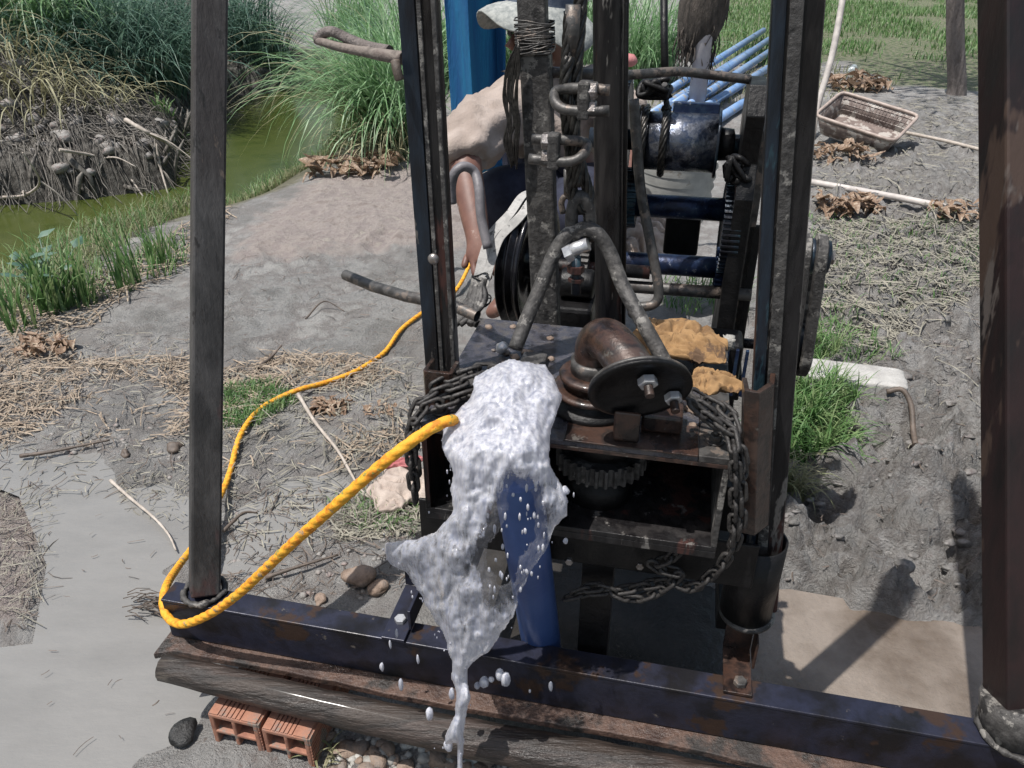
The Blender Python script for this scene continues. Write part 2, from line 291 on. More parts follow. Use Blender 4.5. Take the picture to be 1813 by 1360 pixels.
def height(X, Y, parts=False):
    wob = .12 * fbm(X, Y, 1.1, 3, 40)
    dw = sdf(WATER, X, Y) + wob * .5
    def dl(line):
        d = np.full(X.shape, 1e9)
        for a, b in zip(line[:-1], line[1:]):
            a = np.array(a); b = np.array(b); ab = b - a; t = np.clip(((X - a[0]) * ab[0] + (Y - a[1]) * ab[1]) / (ab @ ab), 0, 1)
            d = np.minimum(d, np.hypot(X - a[0] - t * ab[0], Y - a[1] - t * ab[1]))
        return d
    far = sstep(-.05, .05, dl(NEAR) - dl(FAR)) * (X < -1.7)
    near_h = -.46 + .46 * sstep(-.25, .95, dw)
    dp = np.clip(dw, -1, 5)
    far_h = -.55 + .50 * sstep(-.12, .07, dw) + .62 * sstep(.03, 1.5, dw) + .35 * sstep(1.2, 3, dw)
    clump = fbm(X, Y, 5, 4, 3)
    far_h = far_h + sstep(.0, .2, dw) * (.16 * clump + .05 * fbm(X, Y, 16, 3, 9)) * (1 - .6 * sstep(1.5, 3, dw))
    h = near_h * (1 - far) + far_h * far
    flat = sstep(.5, 1.2, dw) * (1 - far)
    h = h + flat * (.02 * fbm(X, Y, 1.6, 4, 11) + .008 * fbm(X, Y, 11, 4, 5))
    sr = sstep(.12, -.1, sdf(RIGHT, X, Y)); cl = fbm(X, Y, 6.5, 5, 21, .58); rid = 1 - np.abs(fbm(X, Y, 9, 4, 31, .6)) * 4
    near_amp = .75 + .5 * sstep(2.6, 1.2, Y)
    h = h + sr * (.02 * fbm(X, Y, 18, 3, 201, .6) - .028 * sstep(.86, 1.0, 1 - np.abs(fbm(X + .04 * cl, Y, 7, 3, 202, .5)) * 3) * sstep(-.05, .15, fbm(X, Y, 2.2, 2, 203)))
    h = h + sr * near_amp * 1.35 * (.07 * cl - .05 * np.clip(rid - .5, 0, 1) + .026 * fbm(X * .8, Y * 1.2, 26, 3, 77, .65) - .03 * sstep(.12, .3, fbm(X, Y * 1.3, 12, 3, 78)) + .015)
    si = sstep(.2, -.25, sdf(SILT, X, Y)); h = h + si * (.03 + .012 * fbm(X, Y, 14, 3, 8) + .010 * fbm(X, Y * 1.6, 34, 3, 18, .7))
    sm = sstep(.1, -.2, sdf(SMOOTH, X, Y)); ck = sstep(.88, 1.0, 1 - np.abs(fbm(X * .8 + Y * .2, Y * 2.2, 4, 3, 301, .55)) * 5)
    h = h - (sm + si * .6) * ck * .012 * sstep(-.1, .1, fbm(X, Y, 1.5, 2, 302))
    h = h + sm * (.007 * vn(X * 3 + Y * 4, Y * 26 - X * 6, 6) + .009 * vn(X * 2.2, Y * 10, 14) + .010 * np.clip(fbm(X, Y * 1.8, 8, 4, 15), 0, 1))
    rough = sstep(-.05, .15, np.minimum(sdf(PUD, X, Y), sdf(PUD2, X, Y))) * (1 - sr) * (1 - sm) * (1 - si) * flat * (Y < 3.5)
    h = h + rough * (.018 * np.clip(fbm(X, Y, 13, 4, 51, .6) + .12, -.1, 1) + .006 * fbm(X, Y, 40, 3, 52))
    for P_, a in ((PUD, .035), (PUD2, .03)):
        s = sdf(P_, X, Y) + .07 * fbm(X, Y, 6, 3, 60); h = h - a * sstep(.13, -.10, s) + .03 * sstep(.0, -.1, s) * np.clip(fbm(X, Y, 5, 4, 61) - .08, 0, 1)
    s = sdf(POOL, X, Y) + .05 * fbm(X, Y, 6, 3, 63); h = h * (1 - sstep(.03, -.03, s)) - .05 * sstep(.05, -.06, s)
    fg = np.random.default_rng(77)                     # boot prints pressed into the wet mud
    for k in range(46):
        if k < 30: fx_, fy_ = fg.uniform(.62, 2.1), fg.uniform(1.25, 2.9)
        else: fx_, fy_ = fg.uniform(-1.5, -.25), fg.uniform(1.9, 3.6)
        an = fg.uniform(0, 3.14); m_ = (abs(X - fx_) < .3) & (abs(Y - fy_) < .3)
        if not m_.any(): continue
        dx = X[m_] - fx_; dy = Y[m_] - fy_; a_ = (dx * math.cos(an) + dy * math.sin(an)) / .115; b_ = (-dx * math.sin(an) + dy * math.cos(an)) / .047; rr_ = a_ ** 4 + b_ ** 2 * (1 + .35 * a_); dp_ = (.034 if k < 30 else .014) * fg.uniform(.6, 1.2)
        hh_ = np.zeros(X.shape); hh_[m_] = -dp_ * np.exp(-np.clip(rr_, 0, 50) ** 2) + dp_ * .45 * np.exp(-((np.sqrt(rr_) - 1.45) / .3) ** 2); h = h + hh_
    front = sstep(.05, -.08, ((X - BO[0]) * E2[0] + (Y - BO[1]) * E2[1]) + .02) * sstep(-.45, -.3, X)
    h = h + front * (.022 * fbm(X, Y, 14, 4, 71, .6) - .015 + .035 * sstep(.1, .5, X))
    if parts: return h, dict(sr=sr, si=si, sm=sm, far=far, dw=dw)
    return h
def gzv(x, y):
    x = np.asarray(x, float); y = np.asarray(y, float); i = np.clip(np.searchsorted(xs, x) - 1, 0, len(xs) - 2); j = np.clip(np.searchsorted(ys, y) - 1, 0, len(ys) - 2)
    fx = np.clip((x - xs[i]) / (xs[i + 1] - xs[i]), 0, 1); fy = np.clip((y - ys[j]) / (ys[j + 1] - ys[j]), 0, 1)
    return (Hh[j, i] * (1 - fx) + Hh[j, i + 1] * fx) * (1 - fy) + (Hh[j + 1, i] * (1 - fx) + Hh[j + 1, i + 1] * fx) * fy
def gz(x, y): return float(gzv(x, y))
def axis(a, b, st, lo, hi, g=1.06):
    c = list(np.arange(a, b, st)); s = st; x = b
    while x < hi: c.append(x); s *= g; x += s
    c.append(hi); s = st * g; x = a - s
    while x > lo: c.insert(0, x); s *= g; x -= s
    c.insert(0, lo); return np.array(c)
xs = axis(-2.0, 2.4, .0115, -70, 70); ys = axis(.5, 3.3, .0115, -6, 110, 1.022)
XX_, YY_ = np.meshgrid(xs, ys); Hh, pt = height(XX_, YY_, True)
me = bpy.data.meshes.new('ground'); nx_, ny_ = len(xs), len(ys)
me.vertices.add(nx_ * ny_); me.vertices.foreach_set('co', np.stack([XX_, YY_, Hh], -1).astype(np.float32).ravel())
ii = (np.arange(ny_ - 1)[:, None] * nx_ + np.arange(nx_ - 1)[None]).ravel(); fq = np.stack([ii, ii + 1, ii + nx_ + 1, ii + nx_], -1)
me.loops.add(fq.size); me.polygons.add(len(fq)); me.loops.foreach_set('vertex_index', fq.ravel().astype(np.int32)); me.polygons.foreach_set('loop_start', (np.arange(len(fq)) * 4).astype(np.int32))
me.polygons.foreach_set('use_smooth', np.ones(len(fq), bool)); me.update()
def attr(nm, a):
    t = me.attributes.new(nm, 'FLOAT', 'POINT'); t.data.foreach_set('value', np.ascontiguousarray(a, dtype=np.float32).ravel())
dpu = np.minimum(np.minimum(sdf(PUD, XX_, YY_), sdf(PUD2, XX_, YY_)), sdf(POOL, XX_, YY_))
attr('wet', np.clip(sstep(.35, .0, dpu) + pt['sm'] * .8 + sstep(2.4, 1.3, YY_) * .7 + pt['sr'] * .3, 0, 1))
attr('silt', np.clip(pt['si'] + .8 * sstep(.05, -.05, sdf(CLAY, XX_, YY_) + .08 * fbm(XX_, YY_, 5, 3, 5)), 0, 1))
attr('bank', np.clip(sstep(1.05, .6, pt['dw']) * (1 - pt['far']), 0, 1))
attr('farb', pt['far']); attr('right', pt['sr'])
attr('lawn', sstep(.2, -.3, sdf(GRASSR, XX_, YY_) + .35 * fbm(XX_, YY_, 1.2, 3, 4)))
def ground_mat():
    m = bpy.data.materials.new('mud'); m.use_nodes = True; n = m.node_tree.nodes; l = m.node_tree.links; b = n['Principled BSDF']
    geo = n.new('ShaderNodeNewGeometry')
    def noise(s, d=6, r=.6):
        q = n.new('ShaderNodeTexNoise'); q.inputs['Scale'].default_value = s; q.inputs['Detail'].default_value = d; q.inputs['Roughness'].default_value = r; l.new(geo.outputs['Position'], q.inputs['Vector']); return q.outputs['Fac']
    def ramp(f, stops):
        r = n.new('ShaderNodeValToRGB'); e = r.color_ramp.elements; e[0].position = stops[0][0]; e[0].color = (*stops[0][1], 1); e[1].position = stops[-1][0]; e[1].color = (*stops[-1][1], 1)
        for p, c in stops[1:-1]: x = e.new(p); x.color = (*c, 1)
        l.new(f, r.inputs[0]); return r.outputs[0]
    def att(nm): a = n.new('ShaderNodeAttribute'); a.attribute_name = nm; return a.outputs['Fac']
    def mix(f, a, c): x = n.new('ShaderNodeMixRGB'); l.new(f, x.inputs[0]); l.new(a, x.inputs[1]); l.new(c, x.inputs[2]); return x.outputs[0]
    def brk(a, s=9, w=.35):                            # break a mask's edge up with noise
        ad = n.new('ShaderNodeMath'); ad.operation = 'ADD'; l.new(a, ad.inputs[0]); sb = n.new('ShaderNodeMath'); sb.operation = 'MULTIPLY_ADD'; l.new(noise(s, 5), sb.inputs[0]); sb.inputs[1].default_value = 1.4; sb.inputs[2].default_value = -.7
        l.new(sb.outputs[0], ad.inputs[1]); mr = n.new('ShaderNodeMapRange'); mr.inputs[1].default_value = .5 - w / 2; mr.inputs[2].default_value = .5 + w / 2; l.new(ad.outputs[0], mr.inputs[0]); return mr.outputs[0]
    c = ramp(noise(5, 8), [(.3, (.20, .194, .186)), (.46, (.34, .332, .32)), (.54, (.25, .232, .22)), (.62, (.38, .37, .353)), (.75, (.43, .415, .395))])
    c = mix(ramp(noise(1.6, 6, .65), [(.50, (0, 0, 0)), (.56, (.55, .55, .55))]), c, ramp(noise(9, 6), [(.35, (.15, .145, .137)), (.6, (.21, .20, .19))]))
    c = mix(ramp(noise(38, 6, .7), [(.60, (0, 0, 0)), (.70, (1, 1, 1))]), c, ramp(noise(8, 3), [(.4, (.19, .165, .145)), (.6, (.24, .17, .155))]))
    c = mix(brk(att('right'), 5), c, ramp(noise(7, 8, .7), [(.3, (.15, .146, .14)), (.43, (.28, .272, .26)), (.50, (.20, .186, .175)), (.58, (.34, .332, .32)), (.70, (.23, .20, .19))]))
    c = mix(brk(att('silt')), c, ramp(noise(12, 7), [(.3, (.27, .225, .205)), (.45, (.39, .34, .31)), (.55, (.31, .265, .25)), (.7, (.43, .385, .335))]))
    c = mix(brk(att('bank'), 6), c, ramp(noise(30, 7), [(.3, (.09, .085, .055)), (.55, (.19, .18, .125)), (.7, (.25, .23, .165))]))
    c = mix(att('farb'), c, ramp(noise(22, 8), [(.34, (.03, .027, .024)), (.5, (.09, .083, .073)), (.66, (.20, .19, .172))]))
    c = mix(brk(att('lawn'), 4), c, ramp(noise(25, 7), [(.36, (.06, .10, .035)), (.48, (.12, .15, .07)), (.56, (.22, .2, .14)), (.66, (.17, .155, .13))]))
    l.new(c, b.inputs['Base Color'])
    mr = n.new('ShaderNodeMapRange'); mr.inputs[3].default_value = .7; mr.inputs[4].default_value = .22; l.new(brk(att('wet'), 14, .6), mr.inputs[0]); l.new(mr.outputs[0], b.inputs['Roughness'])
    ad = n.new('ShaderNodeMath'); ad.operation = 'ADD'; l.new(noise(45, 8, .7), ad.inputs[0]); l.new(noise(160, 4, .7), ad.inputs[1])
    bp = n.new('ShaderNodeBump'); bp.inputs['Strength'].default_value = 1.; bp.inputs['Distance'].default_value = .016; l.new(ad.outputs[0], bp.inputs['Height']); l.new(bp.outputs[0], b.inputs['Normal'])
    b.inputs['Specular IOR Level'].default_value = .4
    return m
me.materials.append(ground_mat()); g = bpy.data.objects.new('ground', me); COL.objects.link(g); tag(g, kind='structure')
def water_mat(name, col, col2, rough=.06, bump=.12, scale=6, stretch=(1, 1, 1)):
    return material(name, [col, col2, col], rough, 0, scale * .5, bump, scale * 5, spec=.5, dist=.01, stretch=stretch, sharp=(.3, .7))
def sheet(name, P, z, mat, grow=.1):
    me = bpy.data.meshes.new(name); c = np.mean(np.array(P), 0); vs = [tuple((np.array(p) - c) * (1 + grow) + c) + (z,) for p in P]
    me.from_pydata(vs, [], [tuple(range(len(vs)))]); me.materials.append(mat); o = bpy.data.objects.new(name, me); COL.objects.link(o); return tag(o, kind='structure')
sheet('pond_water', [(-8, 1.2), (-2.2, 2.0), (-1.2, 4.2), (-.9, 6.5), (-.9, 10), (-5, 10), (-8, 6)], -.33, water_mat('green_pond_water', (.036, .052, .010), (.058, .072, .018), .16, .06, 5), 0)
sheet('puddle_water', PUD, -.016, water_mat('muddy_puddle_water', (.17, .166, .158), (.21, .205, .195), .1, .28, 3, (1, 2.5, 1)), .25)
sheet('puddle_water', PUD2, -.0165, MATS['muddy_puddle_water'], .3)
RIG_SHADE = poly([(800, 985), (860, 940), (960, 960), (1120, 985), (1270, 1000), (1292, 1050), (1290, 1120), (1284, 1300), (1000, 1260), (840, 1220), (775, 1100)])
sheet('rig_shade_water', RIG_SHADE, -.006, water_mat('black_rig_shade', (.012, .0115, .011), (.045, .041, .037), .14, .4, 7), 0)  # near-black water colour stands in for the rig's shade and dark reflection
sheet('pool_water', POOL, -.012, water_mat('brown_pool_water', (.105, .08, .06), (.23, .195, .165), .06, .7, 6), .12)

# ---------------------------------------------------------------- vegetation helpers
def blades(mb, bases, ln, lean, wd, droop=1., seg=5, ldir=None, spread=1., up=1.):
    for b in bases:
        b = V3(b); l_ = ln * rng.uniform(.55, 1.15); a = rng.uniform(0, 2 * math.pi)
        d = np.array([math.cos(a), math.sin(a), 0]) * spread
        if ldir is not None: d = d + V3(ldir)
        d /= np.linalg.norm(d) + 1e-9; le = lean * rng.uniform(.3, 1.4); s = np.array([-d[1], d[0], 0]); w_ = wd * rng.uniform(.6, 1.3); vs = []
        ph = math.atan(le * .5) ; p = b.copy()
        vel = np.array([0, 0, up]) * math.cos(ph) + d * math.sin(ph); vel /= np.linalg.norm(vel); cd_ = droop * rng.uniform(.5, 1.5)
        tw = rng.uniform(-.5, .5)
        for k in range(seg + 1):
            f = k / seg; ww = w_ * (1 - f ** 2.2) + .0003; ss = s * math.cos(tw * f) + np.array([0, 0, 1.]) * math.sin(tw * f)
            if k < seg: vs += [p - ss * ww / 2, p + ss * ww / 2]
            else: vs.append(p)
            p = p + vel * (l_ / seg); vel = vel + np.array([0, 0, -cd_ * 2 / seg]) * (.3 + f) + d * (.3 * le / seg); vel /= np.linalg.norm(vel)
        fs = [(2 * k, 2 * k + 1, 2 * k + 3, 2 * k + 2) for k in range(seg - 1)] + [(2 * seg - 2, 2 * seg - 1, 2 * seg)]
        mb.add(vs, fs, True)
    return mb
def disc(x, y, r, n, dz=0):
    out = []
    for _ in range(n):
        a = rng.uniform(0, 6.283); q = r * math.sqrt(rng.uniform(0, 1)); px, py = x + q * math.cos(a), y + q * math.sin(a); out.append((px, py, max(gz(px, py), -.36) + dz))
    return out
def inpoly(P, n, dz=0, z=None, dens=None):
    A = np.array([(p[0], p[1]) for p in P]); lo, hi = A.min(0), A.max(0); out = np.zeros((0, 2))
    while len(out) < n:
        q = rng.uniform(lo, hi, (n * 3, 2)); q = q[sdf(P, q[:, 0], q[:, 1]) < 0]
        if dens is not None: q = q[rng.uniform(0, 1, len(q)) < dens(q[:, 0], q[:, 1])]
        out = np.vstack([out, q])
    out = out[:n]; hz = gzv(out[:, 0], out[:, 1]) + dz
    return [(a, b, max(c, -.02) if c > -.1 else c) for (a, b), c in zip(out, hz)]
def litter(mb, pts, ln, w_, lift=.006, tilt=.12, curl=.3):
    for p in pts:                                      # flat-lying straws, mostly short and broken, a few long
        p = V3(p); l_ = ln * (.25 + rng.exponential(.45)); a = rng.uniform(0, 6.283); d = np.array([math.cos(a), math.sin(a), rng.uniform(-tilt, tilt)]); s = np.array([-d[1], d[0], 0]); c = rng.uniform(-curl, curl); ww = w_ * rng.uniform(.6, 1.4); vs = []
        q = p + np.array([0, 0, lift + rng.uniform(-.004, .010)])
        for k in range(4):
            f = (k / 3 - .5); x = q + d * l_ * f + s * c * l_ * (f * f); x[2] += (.25 - f * f) * l_ * .12
            vs += [x - s * ww / 2, x + s * ww / 2 + np.array([0, 0, ww * .4])]
        mb.add(vs, [(0, 1, 3, 2), (2, 3, 5, 4), (4, 5, 7, 6)], True)
    return mb
def crumple(mb, c, r, n=9, h=.03, seed=0):             # a heap of curled dead leaves
    n = int(n * 3.6) if n > 4 else n
    g = np.random.default_rng(seed); c = V3(c)
    for _ in range(n):
        p = c + np.array([g.uniform(-r, r), g.uniform(-r, r) * .7, g.uniform(.0, h)]); a = g.uniform(0, 6.283); d = np.array([math.cos(a), math.sin(a), g.uniform(-.3, .5)]); s = np.array([-math.sin(a), math.cos(a), g.uniform(-.4, .4)])
        l_ = r * g.uniform(.2, .75); ww = l_ * g.uniform(.06, .3); x0_ = g.uniform(0, 6); cu = g.uniform(-1.5, .8); vs = []
        for i in range(6):
            f = i / 5; x = p + d * l_ * (f - .5) + np.array([0, 0, 1]) * cu * l_ * (f - .5) ** 2 * 1.6; k = math.sin(math.pi * (f * .9 + .05)) * ww
            for j in (-1, -.4, .4, 1): vs.append(x + s * k * j + np.array([0, 0, 1]) * (abs(j) * k * .8 + g.uniform(-.12, .12) * k))
        fs = [(i * 4 + j, i * 4 + j + 1, i * 4 + j + 5, i * 4 + j + 4) for i in range(5) for j in range(3)]
        mb.add(vs, fs, True)
    return mb

# ================================================================ DRILL FRAME
fr = thing('drill_frame', L(.7, .05, .22), 'dark steel drilling frame, two outer pipes and two inner masts on one beam', 'drilling frame')
bm = MB(); bm.rbox(-.001, 1.75, -.0008, .045, .214, .22); bm.rbox(0, 1.75, 0, .005, .13, .214 - .0005); bm.rbox(0, 1.75, .0055, .045, .13, .135)
bm.build('floor_beam', 'beamtop', fr, .0015)
def weldring(c, r, seed):
    m = MB(); g = np.random.default_rng(seed); pts = [V3(c) + np.array([math.cos(a) * r, math.sin(a) * r, g.uniform(-.001, .002)]) for a in np.linspace(0, 6.283, 40, endpoint=False)]
    return m.tube(pts, [.005 * g.uniform(.7, 1.4) for _ in pts], 6, closed=True)
def squarepipe(p, q, half, rot, name, mat, lab):
    ax = q - p; ln = np.linalg.norm(ax); ax /= ln; s_ = E1 - ax * (E1 @ ax); s_ /= np.linalg.norm(s_); w0 = np.cross(ax, s_); c_, n_ = math.cos(rot), math.sin(rot)
    o = MB().obox(p + ax * ln * .85, (s_ * c_ + w0 * n_, -s_ * n_ + w0 * c_, ax), (half, half, ln * .85)).build(name, mat, fr, .004); o['label'] = lab
p0 = Z(360, 1050, .222) + E2 * .004; p1 = T(371, 0, 1.23)
squarepipe(p0, p1, .0248, R_(38), 'support_pipe', 'rustpole', 'dark slanting square outer post at the left end of the beam')
weldring(p0 + np.array([0, 0, .002]), .035, 3).build('weld_bead', 'muddy', fr)
q0 = Z(1800, 1300, .222) + E2 * .004; q1 = T(1800, 0, .97)
squarepipe(q0, q1, .0315, R_(12), 'support_pipe', 'darkpole', 'dark reddish square outer post at the right end of the beam')
MB().tube([q0, q0 + (q1 - q0) * .03, q0 + (q1 - q0) * .06], [.050, .047, .046], 20).build('pipe_collar', 'muddy', fr)
weldring(q0 + np.array([0, 0, .002]), .050, 4).build('weld_bead', 'muddy', fr)
# left mast: square section with a flat guide bar and rounded corners
def mast(b, t, half, name, mat, lab, ext=.75):
    b = V3(b); t = V3(t); ax = t - b; ln = np.linalg.norm(ax); ax /= ln; s = E1 - ax * (E1 @ ax); s /= np.linalg.norm(s); w_ = np.cross(ax, s); ln += ext
    m = MB(); o = m.obox(b + ax * ln / 2, (s, w_, ax), (half[0], half[1], ln / 2)).build(name, mat, fr, .008); o['label'] = lab; return b, ax, s, w_, ln
b, ax, s, w_, ln = mast(L(.497, .155, .24), D(744, 0, .155), (.0245, .012), 'mast', 'oily', 'black oily left mast beside the turning box')
MB().obox(b + ax * ln / 2 - s * .0135 - w_ * .0130, (s, w_, ax), (.0105, .0018, ln / 2)).build('guide_bar', 'oilyblue', fr, .0008)
MB().obox(b + ax * ln / 2 + w_ * (-.0128) + s * .002, (s, w_, ax), (.0028, .0022, ln / 2)).obox(b + ax * ln / 2 + s * .0205 - w_ * .0128, (s, w_, ax), (.003, .0022, ln / 2)).build('guide_bar', 'muddy', fr, .0008)
MB().lathe(D(768, 458, .121), -E2, [(0, .008), (.003, .008), (.006, .005), (.007, .002)], 14).build('weld_spot', 'bolt', fr)
# right mast: thick pipe with flat guide on its left
b = L(1.0185, .125, .30); t = D(1423, 0, .125); ax = t - b; ln = np.linalg.norm(ax); ax /= ln; s = E1 - ax * (E1 @ ax); s /= np.linalg.norm(s); w_ = np.cross(ax, s); ln += .75
o = MB().obox(b + ax * ln / 2 - s * .006, (s, w_, ax), (.0275, .014, ln / 2)).build('mast', 'oily', fr, .005); o['label'] = 'black right mast standing in an open sleeve'
MB().obox(b + ax * (.12 + (ln - .12) / 2) - s * .0255 - w_ * .0155, (s, w_, ax), (.0075, .0028, (ln - .12) / 2)).build('guide_bar', 'oilyblue', fr, .003)
MB().obox(b + ax * (.12 + (ln - .12) / 2) - s * .008 - w_ * .0160, (s, w_, ax), (.0072, .0030, (ln - .12) / 2)).build('guide_bar', 'muddy', fr, .001)
# corner channel that holds the box to the right mast
c0 = L(.955, .075, .60); hh = .10
pr = MB(); A = lambda a, d, z: L(a, d, z)
prof = [(.928, .085), (.930, .05), (.948, .047), (.968, .075), (.972, .105), (.965, .105), (.962, .08), (.945, .053), (.936, .056), (.934, .085)]
vs = [A(x + .024, y, .505) for x, y in prof] + [A(x - .004, y, .735) for x, y in prof]; n_ = len(prof)
pr.add(vs, [(k, (k + 1) % n_, n_ + (k + 1) % n_, n_ + k) for k in range(n_)] + [tuple(range(n_ - 1, -1, -1)), tuple(range(n_, 2 * n_))], False)
pr.build('corner_channel', 'rusty', fr, .001)
prof = [(.488, .11), (.487, .075), (.49, .07), (.527, .07), (.531, .074), (.531, .11), (.525, .11), (.525, .077), (.493, .077), (.494, .11)]
vs = [A(x, y, .60) for x, y in prof] + [A(x, y, .70) for x, y in prof]; MB().add(vs, [(k, (k + 1) % n_, n_ + (k + 1) % n_, n_ + k) for k in range(n_)] + [tuple(range(n_ - 1, -1, -1)), tuple(range(n_, 2 * n_))], False).build('corner_channel', 'rusty', fr, .001)
# sleeve and foot of the right mast
sc0 = L(.992, .118, .296); m = MB(); m.lathe(sc0, (0, 0, 1), [(0, .038), (0, .0408), (.148, .0418), (.148, .0385), (.004, .0375), (.004, .001)], 36, close=False)
m.build('sleeve', 'blackgr', fr)
pl = MB(); pl.lathe(L(.994, .118, .283), (0, 0, 1), [(0, .034), (.003, .043), (.010, .045), (.0115, .03)], 20); pl.build('sleeve_base', 'muddy', fr)
ft = MB(); ft.rbox(.965, 1.008, .008, .10, .2215, .2275); ft.rbox(.965, 1.008, .0985, .1045, .2275, .283); ft.rbox(1.009, 1.013, .06, .10, .2275, .282); ft.build('mast_foot', 'rusty', fr, .001)
MB().hexnut(L(.990, .027, .2278), (0, 0, 1), .0105, .008).build('bolt', 'rod', fr)
ft = MB(); ft.rbox(.412, .452, -.004, .12, .2215, .2275); ft.rbox(.452, .457, .02, .15, .2275, .27); ft.rbox(.412, .457, .12, .126, .2275, .30); ft.build('mast_foot', 'beamtop', fr, .001)
MB().hexnut(L(.432, .036, .2278), (0, 0, 1), .010, .008).build('bolt', 'galv', fr)
# rear floor frame under the winch
rf = MB(); rf.rbox(.47, .51, .17, 1.0, .17, .215); rf.rbox(.96, 1.0, .19, 1.0, .17, .215); rf.rbox(.512, .958, .44, .48, .17, .215); rf.rbox(.512, .958, .95, .99, .17, .215); rf.build('rear_floor_frame', 'blackgr', fr, .002)
MB().rbox(.47, .985, .062, .068, .392, .474).build('cross_beam', 'blackgr', fr, .002)
MB().rbox(.47, .985, .30, .36, .30, .40).build('cross_beam', 'blackgr', fr, .002)
# two inner columns behind the box
b = D(968, 575, .42); t = D(945, 0, .42); ax = t - b; ln = np.linalg.norm(ax); ax /= ln; s = E1 - ax * (E1 @ ax); s /= np.linalg.norm(s); w_ = np.cross(ax, s)
bl = b - ax * .33; j = .86
m = MB(); m.obox(bl + ax * (.33 + ln * j) / 2, (s, w_, ax), (.0235, .016, (.33 + ln * j) / 2)); m.build('column', 'muddy', fr, .004)['label'] = 'mud caked square column left of the wire rope'
tp = b + ax * ln * j
m = MB(); m.obox(tp + ax * (.0025) - s * .002, (s, w_, ax), (.029, .022, .0025)); m.obox(tp + ax * (.42) - s * .002, (s, w_, ax), (.0215, .014, .415)); m.build('column_extension', 'muddy', fr, .003)
g_ = np.random.default_rng(5); cw = MB()
for k in range(16):
    zc = tp + ax * (.004 + .0028 * k); tl = g_.uniform(-.006, .006)
    cw.tube([zc + s * x * .027 + w_ * y * .020 + ax * (tl * x + g_.uniform(-.002, .002)) for x, y in ((-1, -1), (-.3, -1.15), (.4, -1.1), (1, -1), (1.1, 0), (1, 1), (-1, 1), (-1.1, 0))], .0012, 5, closed=True)
cw.build('wire_binding', 'rod', fr)
b = D(1078, 565, .40); t = D(1078, 0, .40); ax2 = t - b; l2 = np.linalg.norm(ax2); ax2 /= l2
MB().tube([b - ax2 * .33, b, t, t + ax2 * .7], .0235, 24).build('column', 'oily', fr)['label'] = 'smooth round black column right of the wire rope'
cab = MB(); cab.tube([b - ax2 * .33 + E1 * .0 , t + ax2 * .7], .001, 4); 
MB().tube([b + E1 * .0265 - E2 * .01 - ax2 * .2, t + E1 * .0265 - E2 * .01 + ax2 * .5], .0035, 8).build('conduit', 'blackgr', fr)
# cross rod from the column to the winch upright, and the hooked rods
HR = [D(972, 128, .43), D(1060, 132, .5), D(1110, 133, .6), D(1200, 127, .68), D(1260, 133, .72), D(1328, 141, .74)]
o = MB().tube(spl(HR, 6), .0085, 12).build('tie_rod', 'rod', fr)

# ================================================================ TURNING BOX
bx = thing('rotary_box', L(.7, .2, .486), 'open fronted steel box with a wet muddy top plate and a toothed wheel inside', 'machine box')
a0, a1, f0, f1, zt, zb = .497, .921, .02, .372, .645, .488
tp_ = MB(); tp_.rbox(a0, a1 - .042, f0, f1, zt - .008, zt); tp_.build('top_plate', 'platemud', bx, .001)
MB().rbox(.70, a1 - .042, f0 - .002, f0 + .07, zt + .0003, zt + .003).build('front_strip', 'rusty', bx, .0008)
MB().rbox(a1 - .0415, a1, f0, f0 + .12, zt - .008, zt + .002).rbox(a1 - .0415, a1, f0 + .1202, f1, zt - .008, zt).build('corner_plate', 'rod', bx, .001)
MB().rbox(a0, a1, f0, f0 + .004, zt - .0145, zt - .0083).build('front_lip', 'rusty', bx, .0005)
MB().rbox(a0, a1, f0, f1, zb, zb + .008).rbox(a0, a1, f0, f0 + .004, zb - .012, zb - .0002).build('bottom_plate', 'oily', bx, .001)
MB().rbox(a0, a0 + .008, f0, f1, zb + .0082, zt - .015).build('side_plate', 'oily', bx, .001)
MB().rbox(a1 - .008, a1, f0, f1, zb + .0082, zt - .015).build('side_plate', 'muddy', bx, .001)
MB().rbox(a0 + .0082, a1 - .0082, f1 - .008, f1, zb + .0082, zt - .015).build('back_plate', 'blackgr', bx)
gc = L(.745, .115, 0)
MB().gear(gc + E3 * .565, (0, 0, 1), .068, .03, 30, .006).build('toothed_wheel', 'muddy', bx, .0006)
MB().lathe(gc + E3 * .497, (0, 0, 1), [(0, .05), (.03, .05), (.034, .045), (.05, .045)], 40).lathe(gc + E3 * .584, (0, 0, 1), [(0, .052), (.012, .052), (.014, .062), (.038, .062)], 40).build('spindle', 'blackgr', bx)
# legs under the box
MB().rbox(.73, .78, .07, .11, .02, .486).build('leg', 'blackgr', bx, .002)
MB().rbox(.50, .53, .07, .11, .02, .486).build('leg', 'blackgr', bx, .002)
for u, v, zz in ((1008, 992, .41), (1133, 1000, .40)): MB().hexnut(D(u, v, .049) , -E2, .0065, .006).build('bolt', 'bolt', bx)
for a, d in ((.517, .052), (.9, .058)):
    w1 = MB().lathe(L(a, d, zt + .0022), (0, 0, 1), [(0, .0125), (.0025, .0125)], 20).build('washer', 'rod', bx, .0005)
    MB().hexnut(L(a, d, zt + .0048), (0, 0, 1), .0085, .009).lathe(L(a, d, zt + .0138), (0, 0, 1), [(0, .0045), (.006, .0042)], 12).build('nut', 'rod', bx)
